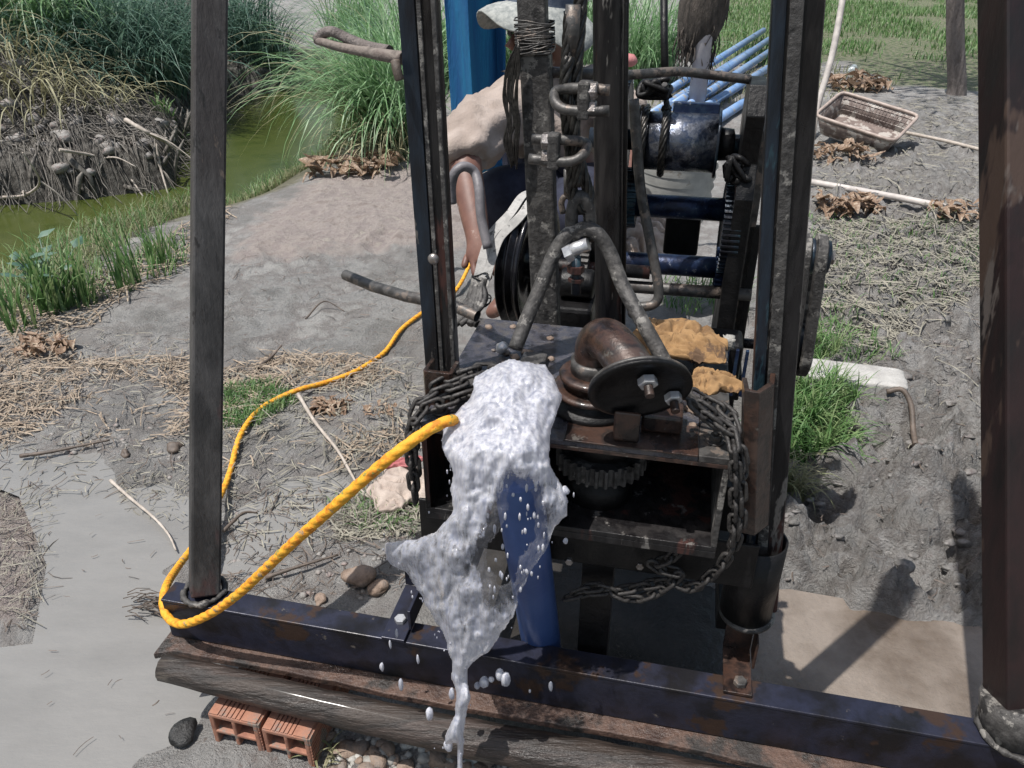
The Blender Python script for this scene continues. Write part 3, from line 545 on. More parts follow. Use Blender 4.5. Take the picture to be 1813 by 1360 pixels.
# small clutter on the plate: brackets and cleats
MB().rbox(.51, .60, .13, .135, zt + .0005, zt + .03).rbox(.51, .60, .1355, .175, zt + .0005, zt + .006).build('bracket', 'muddy', bx, .0015)
MB().rbox(.53, .62, .10, .128, zt + .0005, zt + .02).build('cleat', 'rod', bx, .003)
MB().rbox(.60, .64, .20, .24, zt + .0005, zt + .014).build('cleat', 'muddy', bx, .004)
MB().blob(L(.565, .24, zt + .012), .012, 4, 1).build('nut_lump', 'galv', bx)
mud = MB(); g_ = np.random.default_rng(8)
for k in range(46): mud.blob(L(g_.uniform(.51, .66) if k < 26 else g_.uniform(.84, .91), g_.uniform(.09, .35), zt + .001), g_.uniform(.004, .012), k, 1, .4, (1, 1, .45))
mud.build('mud_lumps', 'clod', bx)['kind'] = 'stuff'
# collar rings
cx, cd_ = .727, .118
col = MB(); c = lambda z: L(cx, cd_, z)
col.lathe(c(zt), (0, 0, 1), [(0, .058), (.004, .062), (.010, .062), (.013, .052), (.024, .046), (.026, .046)], 48); col.build('spindle_collar', 'blackgr', bx)
MB().lathe(c(zt + .0262), (0, 0, 1), [(0, .054), (.002, .058), (.007, .058), (.009, .052)], 48).build('collar_ring', 'rusty', bx)
MB().lathe(c(zt + .036), (0, 0, 1), [(0, .041), (.012, .041), (.013, .049), (.018, .05), (.021, .047), (.022, .036)], 48).build('collar_ring', 'rusty', bx)

lerp_ = lambda a, b, t: a + (b - a) * t
# ================================================================ ELBOW with bolted flange
el = thing('pipe_elbow', c(zt + .058), 'thick rusty pipe elbow curving down to a round bolted flange on the box', 'pipe elbow')
FN = V3(-E2 * .80 + E1 * .22 + E3 * -.44); FN /= np.linalg.norm(FN)
fc = D(1133, 688, .022)
base = c(zt + .0585); rr = .0295
pts = [base, base + E3 * .022, base + E3 * .040 + E1 * .001 - E2 * .002, base + E3 * .056 + E1 * .010 - E2 * .012, base + E3 * .060 + E1 * .026 - E2 * .032, lerp_(base + E3 * .055 + E1 * .045 - E2 * .055, fc - FN * .012, .5), fc - FN * .004]
P_ = spl(pts, 6); MB().tube(P_, [rr * (1 if 4 < i < len(P_) - 8 else .98) for i in range(len(P_))], 32).build('elbow_bend', 'rusty', el)
MB().lathe(base - E3 * .0005, (0, 0, 1), [(0, .034), (.018, .0345), (.020, .0305)], 36).build('neck', 'rod', el)
MB().lathe(fc - FN * .0075, FN, [(0, .062), (.0006, .0645), (.0045, .0645), (.005, .06)], 48).build('flange', 'rod', el)
MB().lathe(fc - FN * .0015, FN, [(0, .0575), (.0003, .0665), (.0048, .0665), (.0053, .063), (.0054, .056), (.003, .054), (.003, .02)], 48).build('flange', 'blackgr', el)
u_ = np.cross(FN, [0, 0, 1.]); u_ /= np.linalg.norm(u_); v_ = np.cross(u_, FN)
if v_[2] < 0: v_ = -v_
for du, dv, big in ((.004, .028, 1.1), (.044, -.012, 1.0)):
    p = fc + FN * .0040 + (u_ * du * (1 if (u_ @ E1) > 0 else -1)) + v_ * dv
    nb = MB().hexnut(p, FN, .0115 * big, .010).build('nut', 'galv' if big >= .9 else 'muddy', el)
    MB().lathe(p + FN * .0102, FN, [(k * .0015, .0055 + (.0006 if k % 2 else 0)) for k in range(11)], 14, True).build('bolt_stud', 'rusty', nb) if False else MB().lathe(p + FN * .0102, FN, [(k * .0015, .0055 + (.0006 if k % 2 else 0)) for k in range(11)], 14, True).build('bolt_stud', 'rusty', el)
MB().rbox(.80, .855, .06, .105, zt + .003, zt + .03).build('support_block', 'rusty', el, .004)
MB().rbox(.765, .80, .028, .034, zt + .0035, zt + .05).build('support_rib', 'rusty', el, .003)

# ================================================================ LIFTING BAIL, SHACKLE, WIRE ROPES, CLAMPS
ba = MB(); bp_L = [D(912, 618, .15), D(934, 562, .18), D(957, 508, .21), D(975, 462, .23), D(994, 428, .24), D(1014, 410, .245), D(1028, 414, .247)]; bp_R = [D(1016, 412, .246), D(1036, 405, .243), D(1058, 414, .24), D(1080, 448, .235), D(1102, 505, .21), D(1136, 568, .17), D(1168, 625, .14), D(1190, 668, .115)]
bp_ = [D(912, 618, .15), D(922, 580, .17), D(955, 505, .21), D(982, 445, .235), D(1002, 422, .24), D(1028, 412, .245), D(1056, 418, .24), D(1082, 446, .235), D(1108, 510, .21), D(1138, 570, .17), D(1168, 622, .13)]
o = ba.tube(spl(bp_L, 8), .0108, 14).tube(spl(bp_R, 8), .0108, 14).build('lifting_bail', 'muddy'); tag(o, 'muddy inverted V shaped iron bail standing over the rusty pipe elbow', 'lifting bail')
sh = thing('shackle', D(1028, 400, .245), 'iron shackle between the twisted wire loops and the inverted V bail', 'shackle')
lp = [D(1014, 425, .25), D(1012, 385, .25), D(1020, 352, .25), D(1036, 352, .252), D(1044, 385, .255), D(1044, 425, .255)]
MB().tube(spl(lp, 6), [.0095] * 31, 12).build('bow', 'muddy', sh)
MB().tube([D(1020, 455, .235), D(1020, 520, .232)], .0075, 12).build('hanging_bolt', 'oilyblue', sh)
MB().hexnut(D(1020, 470, .2345), -E3, .013, .012).hexnut(D(1020, 492, .2335), -E3, .012, .006).build('nut', 'oily', sh)
MB().tube([D(1006, 448, .235), D(1020, 440, .235), D(1042, 432, .235)], .010, 14).hexnut(D(1002, 450, .235), V3(D(1040, 432, .235) - D(1000, 450, .235)), .014, .012).build('pin', 'galv', sh)
def wire(name, pts, r, lab, mat='wirer', group=None, n=6, parent=None):
    P = spl(pts, 10); Lm = MB(); strands = 5
    # resample evenly and wind five strands round the line
    seg = [np.linalg.norm(P[i + 1] - P[i]) for i in range(len(P) - 1)]; tot = sum(seg); m_ = max(8, int(tot / (r * .9))); cum = np.concatenate([[0], np.cumsum(seg)]); PA = np.array(P)
    S = np.linspace(0, tot, m_); Q = np.stack([np.interp(S, cum, PA[:, k]) for k in range(3)], -1)
    t0 = Q[1] - Q[0]; t0 /= np.linalg.norm(t0); up = np.array([0, 0, 1.]) if abs(t0[2]) < .9 else np.array([1., 0, 0]); nx = np.cross(up, t0); frs = []
    for i in range(m_):
        t = Q[min(i + 1, m_ - 1)] - Q[max(i - 1, 0)]; t /= np.linalg.norm(t); nx = nx - t * (nx @ t); nx /= np.linalg.norm(nx); frs.append((nx.copy(), np.cross(t, nx)))
    for k in range(strands):
        Lm.tube([Q[i] + (frs[i][0] * math.cos(S[i] / r * .55 + 6.283 * k / strands) + frs[i][1] * math.sin(S[i] / r * .55 + 6.283 * k / strands)) * r * .58 for i in range(m_)], r * .46, 6)
    o = Lm.build(name, mat, parent)
    return tag(o, lab, 'wire rope', group) if parent is None else o
wr = thing('wire_rope', D(1020, 200, .26), 'greasy twisted wire rope hanging between the two inner columns down to the shackle', 'wire rope')
wire('main_rope', [D(1032, -260, .30), D(1030, -40, .28), D(1024, 60, .27), D(1018, 150, .262), D(1016, 240, .258)], .0095, None, parent=wr)
wire('main_rope', [D(1016, 240, .258), D(1030, 300, .256), D(1044, 350, .256), D(1034, 375, .252), D(1014, 345, .25), D(1012, 290, .25), D(1004, 220, .25), D(1000, 150, .25), D(1008, 100, .255)], .0085, None, parent=wr)
wire('tail_rope', [D(1008, 20, .262), D(1004, 90, .258), D(1002, 150, .25), D(1018, 240, .245), D(1022, 330, .245)], .008, None, parent=wr)
MB().tube([D(1015, 8, .262), D(1012, 60, .262), D(1010, 100, .262)], [.010, .011, .009], 14).build('thimble', 'rod', wr)
def clamp(c, lab, flip=1):
    c = V3(c); q_ = 1.3; t = thing('cable_clamp', c, lab, 'cable clamp', 'clamps on the wire rope')
    MB().tube(spl([c - E1 * .046 * flip - E3 * .012 - E2 * .022, c + E1 * .006 * flip - E3 * .013 - E2 * .024, c + E1 * .026 * flip - E3 * .006 - E2 * .016, c + E1 * .029 * flip + E3 * .006 + E2 * .004, c + E1 * .004 - E2 * .010 + E3 * .013, c - E1 * .044 * flip + E3 * .012 - E2 * .010], 6), .0072, 12).build('u_bolt', 'rod', t)
    MB().obox(c - E1 * .012 * flip - E2 * .020, (E1, E2, E3), (.008, .011, .024)).build('saddle', 'muddy', t, .003)
    for z_ in (-.009, .010): MB().hexnut(c - E1 * .018 * flip + E3 * z_ * 1.25 - E2 * .019, -E1 * flip, .0118, .011).build('nut', 'bolt', t)
    return t
clamp(D(1022, 172, .245), 'upper cable clamp on the wire rope, its bolt pointing right past the smooth round column', -1)
clamp(D(1000, 262, .24), 'lower cable clamp on the wire rope, with a pale nut above the twisted loops', 1)

# bundle of thin greasy wires hanging down the left of the muddy column
wb = MB(); g_ = np.random.default_rng(3)
for k in range(17):
    o_ = g_.uniform(-13, 13); pts = [D(918, 76 + g_.uniform(-8, 8), .39), D(908 + o_, 120, .39), D(902 + o_ * 1.1 + g_.uniform(-4, 4), 170, .388), D(908 + o_ * .9 + g_.uniform(-6, 6), 215, .385), D(904 + o_ * 1.1, 255 + g_.uniform(-5, 5), .385), D(910 + o_ * .5, 292 + g_.uniform(-12, 8), .39)]
    wb.tube(spl(pts, 5), .0015, 5)
tag(wb.build('wire_bundle', 'wirer'), 'tangled bundle of thin black wires hanging left of the square column', 'wires')

# ================================================================ WINCH
wn = thing('winch', L(.8, .8, .215), 'greasy hand built winch with steel drum, cross shafts and toothed wheels behind the box', 'winch')
da = loc(D(1132, 248, .78)); db = loc(D(1268, 248, .78)); dz = da[2]; ra = .056; AX = E1
pD = lambda a, d=.78, z=dz: L(a, d, z)
MB().lathe(pD(da[0]), AX, [(0, ra), (db[0] - da[0], ra)], 48, close=True).build('drum', 'steel', wn)
for a in (da[0] - .008, db[0]): MB().lathe(pD(a), AX, [(0, .03), (0, ra + .010), (.005, ra + .010), (.005, .03)], 48).build('drum_flange', 'oilyblue', wn)
MB().lathe(pD(da[0] - .1), AX, [(0, .02), (.42, .02)], 24).build('drum_shaft', 'oilyblue', wn)
MB().lathe(pD(db[0] + .007), AX, [(0, .032), (.025, .030), (.028, .022)], 24).build('hub', 'blackgr', wn)
MB().gear(pD(da[0] - .034), AX, .118, .02, 60, .007).build('gear_wheel', 'oilyblue', wn)
# frame behind drum
MB().rbox(da[0] + .06, db[0] + .0, .80, .815, dz + .048, dz + .072).build('back_plate', 'bluegrease', wn, .002)
wrp = MB()
for a in (da[0] + .002, da[0] + .044):
    for k in range(1):
        pass
def coil(a, nm):
    P = [pD(a + .006 * th / 6.283, .78 + math.cos(-th) * (ra + .007), dz + math.sin(-th) * (ra + .007)) for th in np.linspace(-2.2, 4.9, 50)]
    P = P[::-1]; return wire('drum_rope', [p for p in P[::5]], .0075, None, parent=wn)
coil(da[0] + .006, 0); coil(da[0] + .046, 1)
wire('drum_rope', [pD(da[0] + .05, .78 - .02, dz + ra + .006), D(1178, 150, .80), D(1176, 60, .84), D(1175, -80, .9)], .006, None, parent=wn)
MB().tube([D(1178, 150, .79), D(1176, 60, .83), D(1175, -80, .89)], .0075, 8).build('hanging_rod', 'blackgr', wn)
kn = MB(); g_ = np.random.default_rng(12)
for k in range(7): kn.tube(spl([D(1130 + g_.uniform(0, 60), 150 + g_.uniform(-10, 22), .75 + g_.uniform(-.02, .02)) for _ in range(5)], 5), .006, 6)
kn.build('knotted_rope', 'blackgr', wn)
def shaft(u0, v0, u1, v1, d, r, nm, mat):
    p = D(u0, v0, d); q = D(u1, v1, d); MB().tube([p, p + (q - p) * .5, q], r, 20).build(nm, mat, wn)
shaft(1110, 362, 1290, 372, .80, .024, 'cross_shaft', 'bluegrease')
shaft(1050, 460, 1300, 476, .74, .022, 'cross_shaft', 'bluegrease')
shaft(1050, 503, 1330, 522, .70, .013, 'cross_shaft', 'rod')
p = D(1300, 380, .80); MB().gear(D(1291, 405, .75), AX, .094, .034, 52, .006).build('gear_wheel', 'oilyblue', wn)
MB().gear(D(1283, 478, .74), AX, .046, .04, 24, .006).build('pinion', 'bluegrease', wn)
MB().gear(D(1116, 350, .80), AX, .062, .03, 30, .006).build('pinion', 'oilyblue', wn)
MB().gear(D(1037, 488, .70), AX, .075, .018, 36, .006).build('gear_wheel', 'muddy', wn)
# rough cut uprights (bearing plates)
def plate(nm, pix, d, th, mat):
    A_ = [D(u, v, d) for u, v in pix]; n = len(A_); B_ = [q + E1 * th for q in A_]
    return MB().add(A_ + B_, [(k, (k + 1) % n, n + (k + 1) % n, n + k) for k in range(n)] + [tuple(range(n - 1, -1, -1)), tuple(range(n, 2 * n))], False).build(nm, mat, wn, .002)
def uprt(nm, a, prof_, th, mat):                       # profile in (behind, height), thickness along the beam
    A_ = [L(a, d, z) for d, z in prof_]; n = len(A_); B_ = [q + E1 * th for q in A_]
    return MB().add(A_ + B_, [(k, (k + 1) % n, n + (k + 1) % n, n + k) for k in range(n)] + [tuple(range(n - 1, -1, -1)), tuple(range(n, 2 * n))], False).build(nm, mat, wn, .002)
up1 = loc(D(1311, 250, .74))[0]
uprt('upright', up1, [(.66, .215), (.66, .80), (.69, .86), (.67, .95), (.70, 1.0), (.80, 1.0), (.82, .93), (.80, .85), (.86, .80), (.86, .215)], .034, 'blackgr')
MB().rbox(up1 + .036, up1 + .062, .70, .71, .215, .74).rbox(up1 + .01, up1 + .06, .60, .698, .40, .46).build('side_plate', 'blackgr', wn, .003)
MB().rbox(loc(D(1178, 400, .90))[0], loc(D(1240, 400, .90))[0], .88, .97, .60, .69).rbox(loc(D(1160, 440, .86))[0], up1, .84, .86, .565, .60).build('motor_block', 'blackgr', wn, .006)
MB().rbox(loc(D(1185, 560, .56))[0], loc(D(1325, 560, .56))[0], .54, .62, .44, .555).build('motor_block', 'blackgr', wn, .01)
eg = MB()
for k in range(9): eg.rbox(loc(D(1190, 560, .56))[0] + .018 * k, loc(D(1190, 560, .56))[0] + .018 * k + .006, .53, .5395, .45, .55)
eg.build('cooling_ribs', 'bluegrease', wn, .001)
MB().rbox(loc(D(968, 500, .56))[0], loc(D(1052, 500, .56))[0], .54, .64, .42, .60).lathe(L(loc(D(968, 500, .56))[0] + .02, .60, .63), E1, [(0, .03), (.07, .03)], 20).build('gearbox', 'blackgr', wn, .008)
uprt('upright', up1 + .03, [(.70, .5), (.70, .92), (.78, .92), (.78, .5)], .02, 'rod')
ul = loc(D(1090, 250, .74))[0]
uprt('upright', ul - .035, [(.70, .215), (.70, .93), (.82, .95), (.84, .215)], .018, 'blackgr')
MB().rbox(ul - .16, up1, .69, .73, .215, .25).rbox(ul - .16, up1 + .05, .86, .90, .215, .26).build('base_rail', 'muddy', wn, .003)
MB().rbox(.80, .95, .56, .66, .40, .47).build('motor_block', 'bluegrease', wn, .008)
MB().rbox(.62, .92, .60, .64, .42, .45).build('base_rail', 'muddy', wn, .003)
ms = MB(); 
for k in range(10): ms.tube(spl([D(1308 + g_.uniform(-22, 22), 300 + g_.uniform(-22, 22), .70 + g_.uniform(-.03, .01)) for _ in range(4)], 5), .0055, 6)
ms.blob(D(1310, 302, .71), .028, 5, 2, .5); ms.build('greasy_rag', 'blackgr', wn)
# long crank lever in front of the drum
lv = MB(); lv.tube(spl([D(1122, 175, .62), D(1127, 250, .61), D(1135, 340, .60), D(1150, 420, .58), D(1163, 490, .56), D(1166, 525, .55), D(1155, 540, .545), D(1132, 545, .54), D(1118, 560, .54)], 6), [.0095] * 49, 12)
tag(lv.build('bent_lever', 'rod'), 'long bent grey lever rod leaning in front of the winch drum', 'lever')

# big belt pulley on the left
pu = thing('belt_pulley', L(.50, .70, .47), 'black grooved belt pulley half wrapped by a pale double belt, behind the left mast', 'pulley')
pc = L(.522, .70, .625); R0 = .140; PX = E1 - E2 * .16; PX /= np.linalg.norm(PX)
MB().lathe(pc - PX * .03, PX, [(0, .03), (0, R0 - .004), (.003, R0), (.006, R0), (.012, R0 - .013), (.017, R0 - .013), (.021, R0 - .002), (.024, R0 - .002), (.030, R0 - .013), (.036, R0 - .013), (.041, R0), (.048, R0), (.050, R0 - .006), (.046, R0 - .02), (.03, R0 - .03), (.03, .04), (.05, .04), (.05, .02)], 64).build('wheel', 'wetblack', pu)
MB().lathe(pc - E1 * .05, E1, [(0, .014), (.30, .014)], 20).build('shaft', 'oily', pu)
bt = thing('drive_belt', L(.48, .62, .5), 'pale muddy double rubber belt curling over the black pulley and tied with wire', 'belt')
def strap(path, w_, th, nm, par, mat='belt'):
    P = spl(path, 8); vs = []; m_ = len(P)
    for i, p in enumerate(P):
        t = P[min(i + 1, m_ - 1)] - P[max(i - 1, 0)]; t /= np.linalg.norm(t); nrm = np.cross(t, E1); nrm /= np.linalg.norm(nrm); sx = np.cross(nrm, t)
        for a_, b_ in ((-1, -1), (1, -1), (.75, 1), (-.75, 1)): vs.append(p + sx * w_ / 2 * a_ - nrm * th / 2 * b_)
    fs = [(i * 4 + k, i * 4 + (k + 1) % 4, i * 4 + 4 + (k + 1) % 4, i * 4 + 4 + k) for i in range(m_ - 1) for k in range(4)]
    return MB().add(vs, fs, False).build(nm, mat, par, .001)
PY = np.cross(E3, PX)
def arcp(a_off, th): return pc + PX * a_off + PY * math.cos(th) * (R0 + .005) + E3 * math.sin(th) * (R0 + .005)
strap([arcp(-.014, 1.0), arcp(-.014, 1.35), arcp(-.016, 1.7), arcp(-.02, 2.1), D(872, 415, .60), D(858, 450, .575), D(849, 485, .555), D(842, 520, .54)], .0195, .009, 'belt', bt)
strap([arcp(.009, 1.0), arcp(.009, 1.35), arcp(.008, 1.7), arcp(.004, 2.1), D(888, 418, .60), D(873, 453, .575), D(865, 480, .558), D(857, 505, .545)], .0195, .009, 'belt', bt)
tg = MB(); g_ = np.random.default_rng(31)
for k in range(9): tg.tube(spl([D(848 + g_.uniform(-9, 9), 495, .53), D(846 + g_.uniform(-16, 14), 525, .50), D(838 + g_.uniform(-26, 22), 550, .47), D(835 + g_.uniform(-34, 30), 575, .44)], 5), g_.uniform(.004, .009), 7)
tg.build('belt_ends', 'muddy', bt)
ti = MB()
for vv, rad in ((490, .016), (530, .022)):
    for k in range(2): ti.tube([D(850, vv + k * 4, .535) + E1 * rad * math.cos(a) + E2 * rad * math.sin(a) + E3 * .004 * math.sin(a * 2 + k) for a in np.linspace(0, 6.283, 16, endpoint=False)], .0014, 5, closed=True)
ti.build('tie_wire', 'blackgr', bt)
tag(MB().tube([D(612, 487, .52), D(660, 507, .47), D(720, 525, .42), D(800, 540, .38), D(845, 560, .36)], .0108, 16, caps=False).tube([D(614, 487.5, .518), D(660, 507, .47), D(720, 525, .42)], .0088, 16, caps=False).build('steel_pipe', 'rod'), 'grey hollow steel pipe end sticking out left from behind the left mast', 'pipe')
tag(MB().tube(spl([D(800, 360, .60), D(799, 330, .60), D(806, 305, .60), D(822, 295, .61), D(840, 305, .62), D(848, 335, .60), D(852, 385, .58), D(864, 440, .56)], 6), .0095, 12).build('bent_hose', 'hose'), 'grey hose bent into an arch right of the left mast above the belt', 'hose')

# belt wheel on the right, seen edge on
rw = thing('belt_drive', L(1.12, .8, .3), 'edge on twin belts running down from a shiny black cylinder right of the right mast', 'belt drive')
c1 = D(1418, 452, .72); MB().lathe(c1, E1, [(-.02, .032), (.0, .034), (.012, .034), (.013, .0355), (.024, .0355), (.026, .033), (.052, .033), (.054, .028), (.054, .001)], 40).build('cylinder', 'oilyblue', rw)
MB().lathe(c1 + E1 * .0545, E1, [(0, .014), (.008, .014), (.009, .01)], 6, False).build('cap_nut', 'bolt', rw)
c2 = c1 - E3 * .215 + E1 * .012 + E2 * .02
for k, o_ in enumerate((.004, .034)):
    P = [c1 + E1 * o_ + E2 * math.cos(a) * .036 + E3 * math.sin(a) * .036 for a in np.linspace(0, math.pi, 12)] + [c2 + E1 * o_ - E2 * .05 * math.cos(a) + -E3 * .05 * math.sin(a) for a in np.linspace(0, math.pi, 14)]
    vs = []
    for i, p in enumerate(P):
        n_o = p - ((c1 if i < 12 else c2) + E1 * o_); n_o /= np.linalg.norm(n_o)
        for a_, b_ in ((-1, 0), (1, 0), (.7, 1), (-.7, 1)): vs.append(p + E1 * .0125 * a_ + n_o * .009 * b_)
    m_ = len(P); MB().add(vs, [(i * 4 + q, i * 4 + (q + 1) % 4, ((i + 1) % m_) * 4 + (q + 1) % 4, ((i + 1) % m_) * 4 + q) for i in range(m_) for q in range(4)], False).build('belt', 'muddy', rw, .001)
MB().lathe(c2 - E1 * .006, E1, [(0, .02), (0, .056), (.004, .056), (.008, .048), (.018, .048), (.022, .054), (.026, .048), (.038, .048), (.042, .056), (.046, .056), (.046, .02)], 40).build('wheel', 'blackgr', rw)
MB().lathe(c2 - E1 * .15, E1, [(0, .011), (.2, .011)], 16).build('shaft', 'oily', rw)

# ================================================================ CHAINS
def linkmesh():
    m = MB(); n = 18; pts = []
    for k in range(n):
        a = 2 * math.pi * k / n; x = .0062 * math.cos(a); y = .0062 * math.sin(a) + (.0078 if math.sin(a) > 0 else -.0078); pts.append((x, y, 0))
    m.tube(pts, .0028, 7, closed=True); me = bpy.data.meshes.new('link'); me.from_pydata(m.v, [], m.f); me.materials.append(M['chainm']); me.polygons.foreach_set('use_smooth', [True] * len(m.f)); return me
LINK = linkmesh()
def chain(paths, lab, origin, sc_=1.):
    t = thing('chain', origin, lab, 'chain', 'chains lashed round the box'); pitch = .0195 * sc_
    for P in paths:
        P = np.array(spl(P, 12)); seg = np.linalg.norm(np.diff(P, axis=0), axis=1); cum = np.concatenate([[0], np.cumsum(seg)]); n = int(cum[-1] / pitch); S = (np.arange(n) + .5) * pitch
        up = Vector(E2)
        for k, s in enumerate(S):
            c = np.array([np.interp(s, cum, P[:, q]) for q in range(3)]); c2_ = np.array([np.interp(min(s + .004, cum[-1]), cum, P[:, q]) for q in range(3)]); c1_ = np.array([np.interp(max(s - .004, 0), cum, P[:, q]) for q in range(3)])
            y = Vector(c2_ - c1_).normalized(); z = y.cross(Vector((.3, 1, .25))).normalized(); x = y.cross(z)
            ang = (math.pi / 2 if k % 2 else 0) + rng.uniform(-.35, .35); z2 = z * math.cos(ang) + x * math.sin(ang); x2 = y.cross(z2)
            o = bpy.data.objects.new('link', LINK); COL.objects.link(o); o.parent = t; o['_o'] = [0, 0, 0]
            mt = Matrix((x2, y, z2)).transposed().to_4x4(); mt = Matrix.Translation(Vector(c - V3(origin))) @ mt @ Matrix.Diagonal((sc_, sc_, sc_, 1)); o.matrix_basis = mt
    return t
zz = .66
chain([[L(.62, .09, zz + .012), L(.575, .07, zz + .018), L(.53, .045, zz + .01), L(.500, .03, zz), L(.486, .012, zz - .03), L(.484, .010, zz - .10), L(.486, .012, .50)],
       [L(.63, .105, zz + .02), L(.575, .085, zz + .03), L(.53, .06, zz + .022), L(.495, .04, zz + .008), L(.482, .02, zz - .025)],
       [L(.62, .125, zz + .02), L(.57, .105, zz + .035), L(.53, .08, zz + .03), L(.497, .06, zz + .015)],
       [L(.483, .03, zz - .02), L(.481, .03, .58), L(.486, .02, .51)]],
      'muddy chain wrapped over the left end of the box beside the yellow rope', L(.5, .03, .5), 1.15)
chain([[D(1212, 700, .06), D(1245, 722, .055), D(1275, 745, .05), D(1298, 775, .035), D(1308, 830, .02), D(1312, 890, .015), D(1308, 940, .015), D(1288, 985, .02), D(1262, 1015, .03), D(1225, 1040, .04), D(1190, 1030, .045), D(1150, 1035, .05), D(1100, 1045, .05), D(1045, 1050, .045), D(990, 1062, .04)],
       [D(1225, 715, .045), D(1260, 745, .04), D(1290, 760, .035), D(1300, 800, .015), D(1302, 860, .012), D(1300, 920, .012), D(1296, 960, .012)],
       [D(1228, 695, .085), D(1262, 715, .08), D(1292, 735, .06), D(1310, 790, .03), D(1320, 850, .03)],
       [D(1210, 960, .03), D(1190, 985, .035), D(1160, 1002, .04), D(1200, 1020, .04), D(1130, 1060, .045), D(1060, 1040, .045), D(1000, 1055, .04)]],
      'long muddy chain hanging down the right side of the box and looping underneath it', L(.93, .03, .4), 1.1)

# small spanner hanging on a wire between the columns
wrn = thing('spanner', D(1004, 340, .33), 'small grey open ended spanner hanging on a thin wire left of the twisted loops', 'spanner')
MB().tube([D(1003, 300, .33), D(1004, 345, .33)], [.0045, .0055], 10).build('handle', 'rod', wrn)
MB().tube(spl([D(997, 378, .33), D(994, 360, .33), D(999, 349, .33), D(1008, 349, .33), D(1013, 362, .33), D(1009, 380, .33)], 4), .0048, 8).build('jaw', 'rod', wrn)
MB().tube([D(1003, 215, .34), D(1002, 300, .33)], .0012, 5).build('wire', 'wirer', wrn)

# ================================================================ CASING, GUSHING WATER
c0, c1_ = Z(951, 1152, .20), D(915, 838, -.03)
c0 = c0 + E2 * .03
o = MB().tube([c0 + (c0 - c1_) * .35, c0, (c0 + c1_) / 2, c1_], .0335, 32).build('casing_pipe', 'bluepipe'); tag(o, 'thick smooth blue plastic pipe slanting up from behind the floor beam into the gushing water', 'pipe')
WP = [(905, 634), (935, 636), (965, 645), (980, 672), (994, 700), (990, 732), (976, 765), (976, 820), (992, 850), (1006, 885), (1006, 915), (985, 935), (974, 972), (945, 1003), (918, 1050), (912, 1095), (885, 1130), (850, 1165), (828, 1186), (828, 1215), (833, 1240), (826, 1300), (820, 1380), (806, 1380), (806, 1320), (784, 1322), (785, 1300), (803, 1265), (800, 1200), (803, 1172), (784, 1135), (762, 1090), (745, 1055), (722, 1018), (700, 1004), (682, 992), (681, 962), (705, 958), (740, 950), (772, 942), (792, 915), (800, 880), (797, 845), (790, 805), (779, 778), (786, 755), (808, 735), (828, 705), (842, 668), (868, 648)]
def wd(u, v):                                          # how far in front of the beam the falling sheet hangs
    return np.interp(v, [634, 680, 740, 800, 950, 1100, 1190, 1380], [.10, .055, .0, -.045, -.075, -.09, -.10, -.12]) + np.interp(u, [680, 780, 900, 1010], [.02, -.008, -.018, .015])
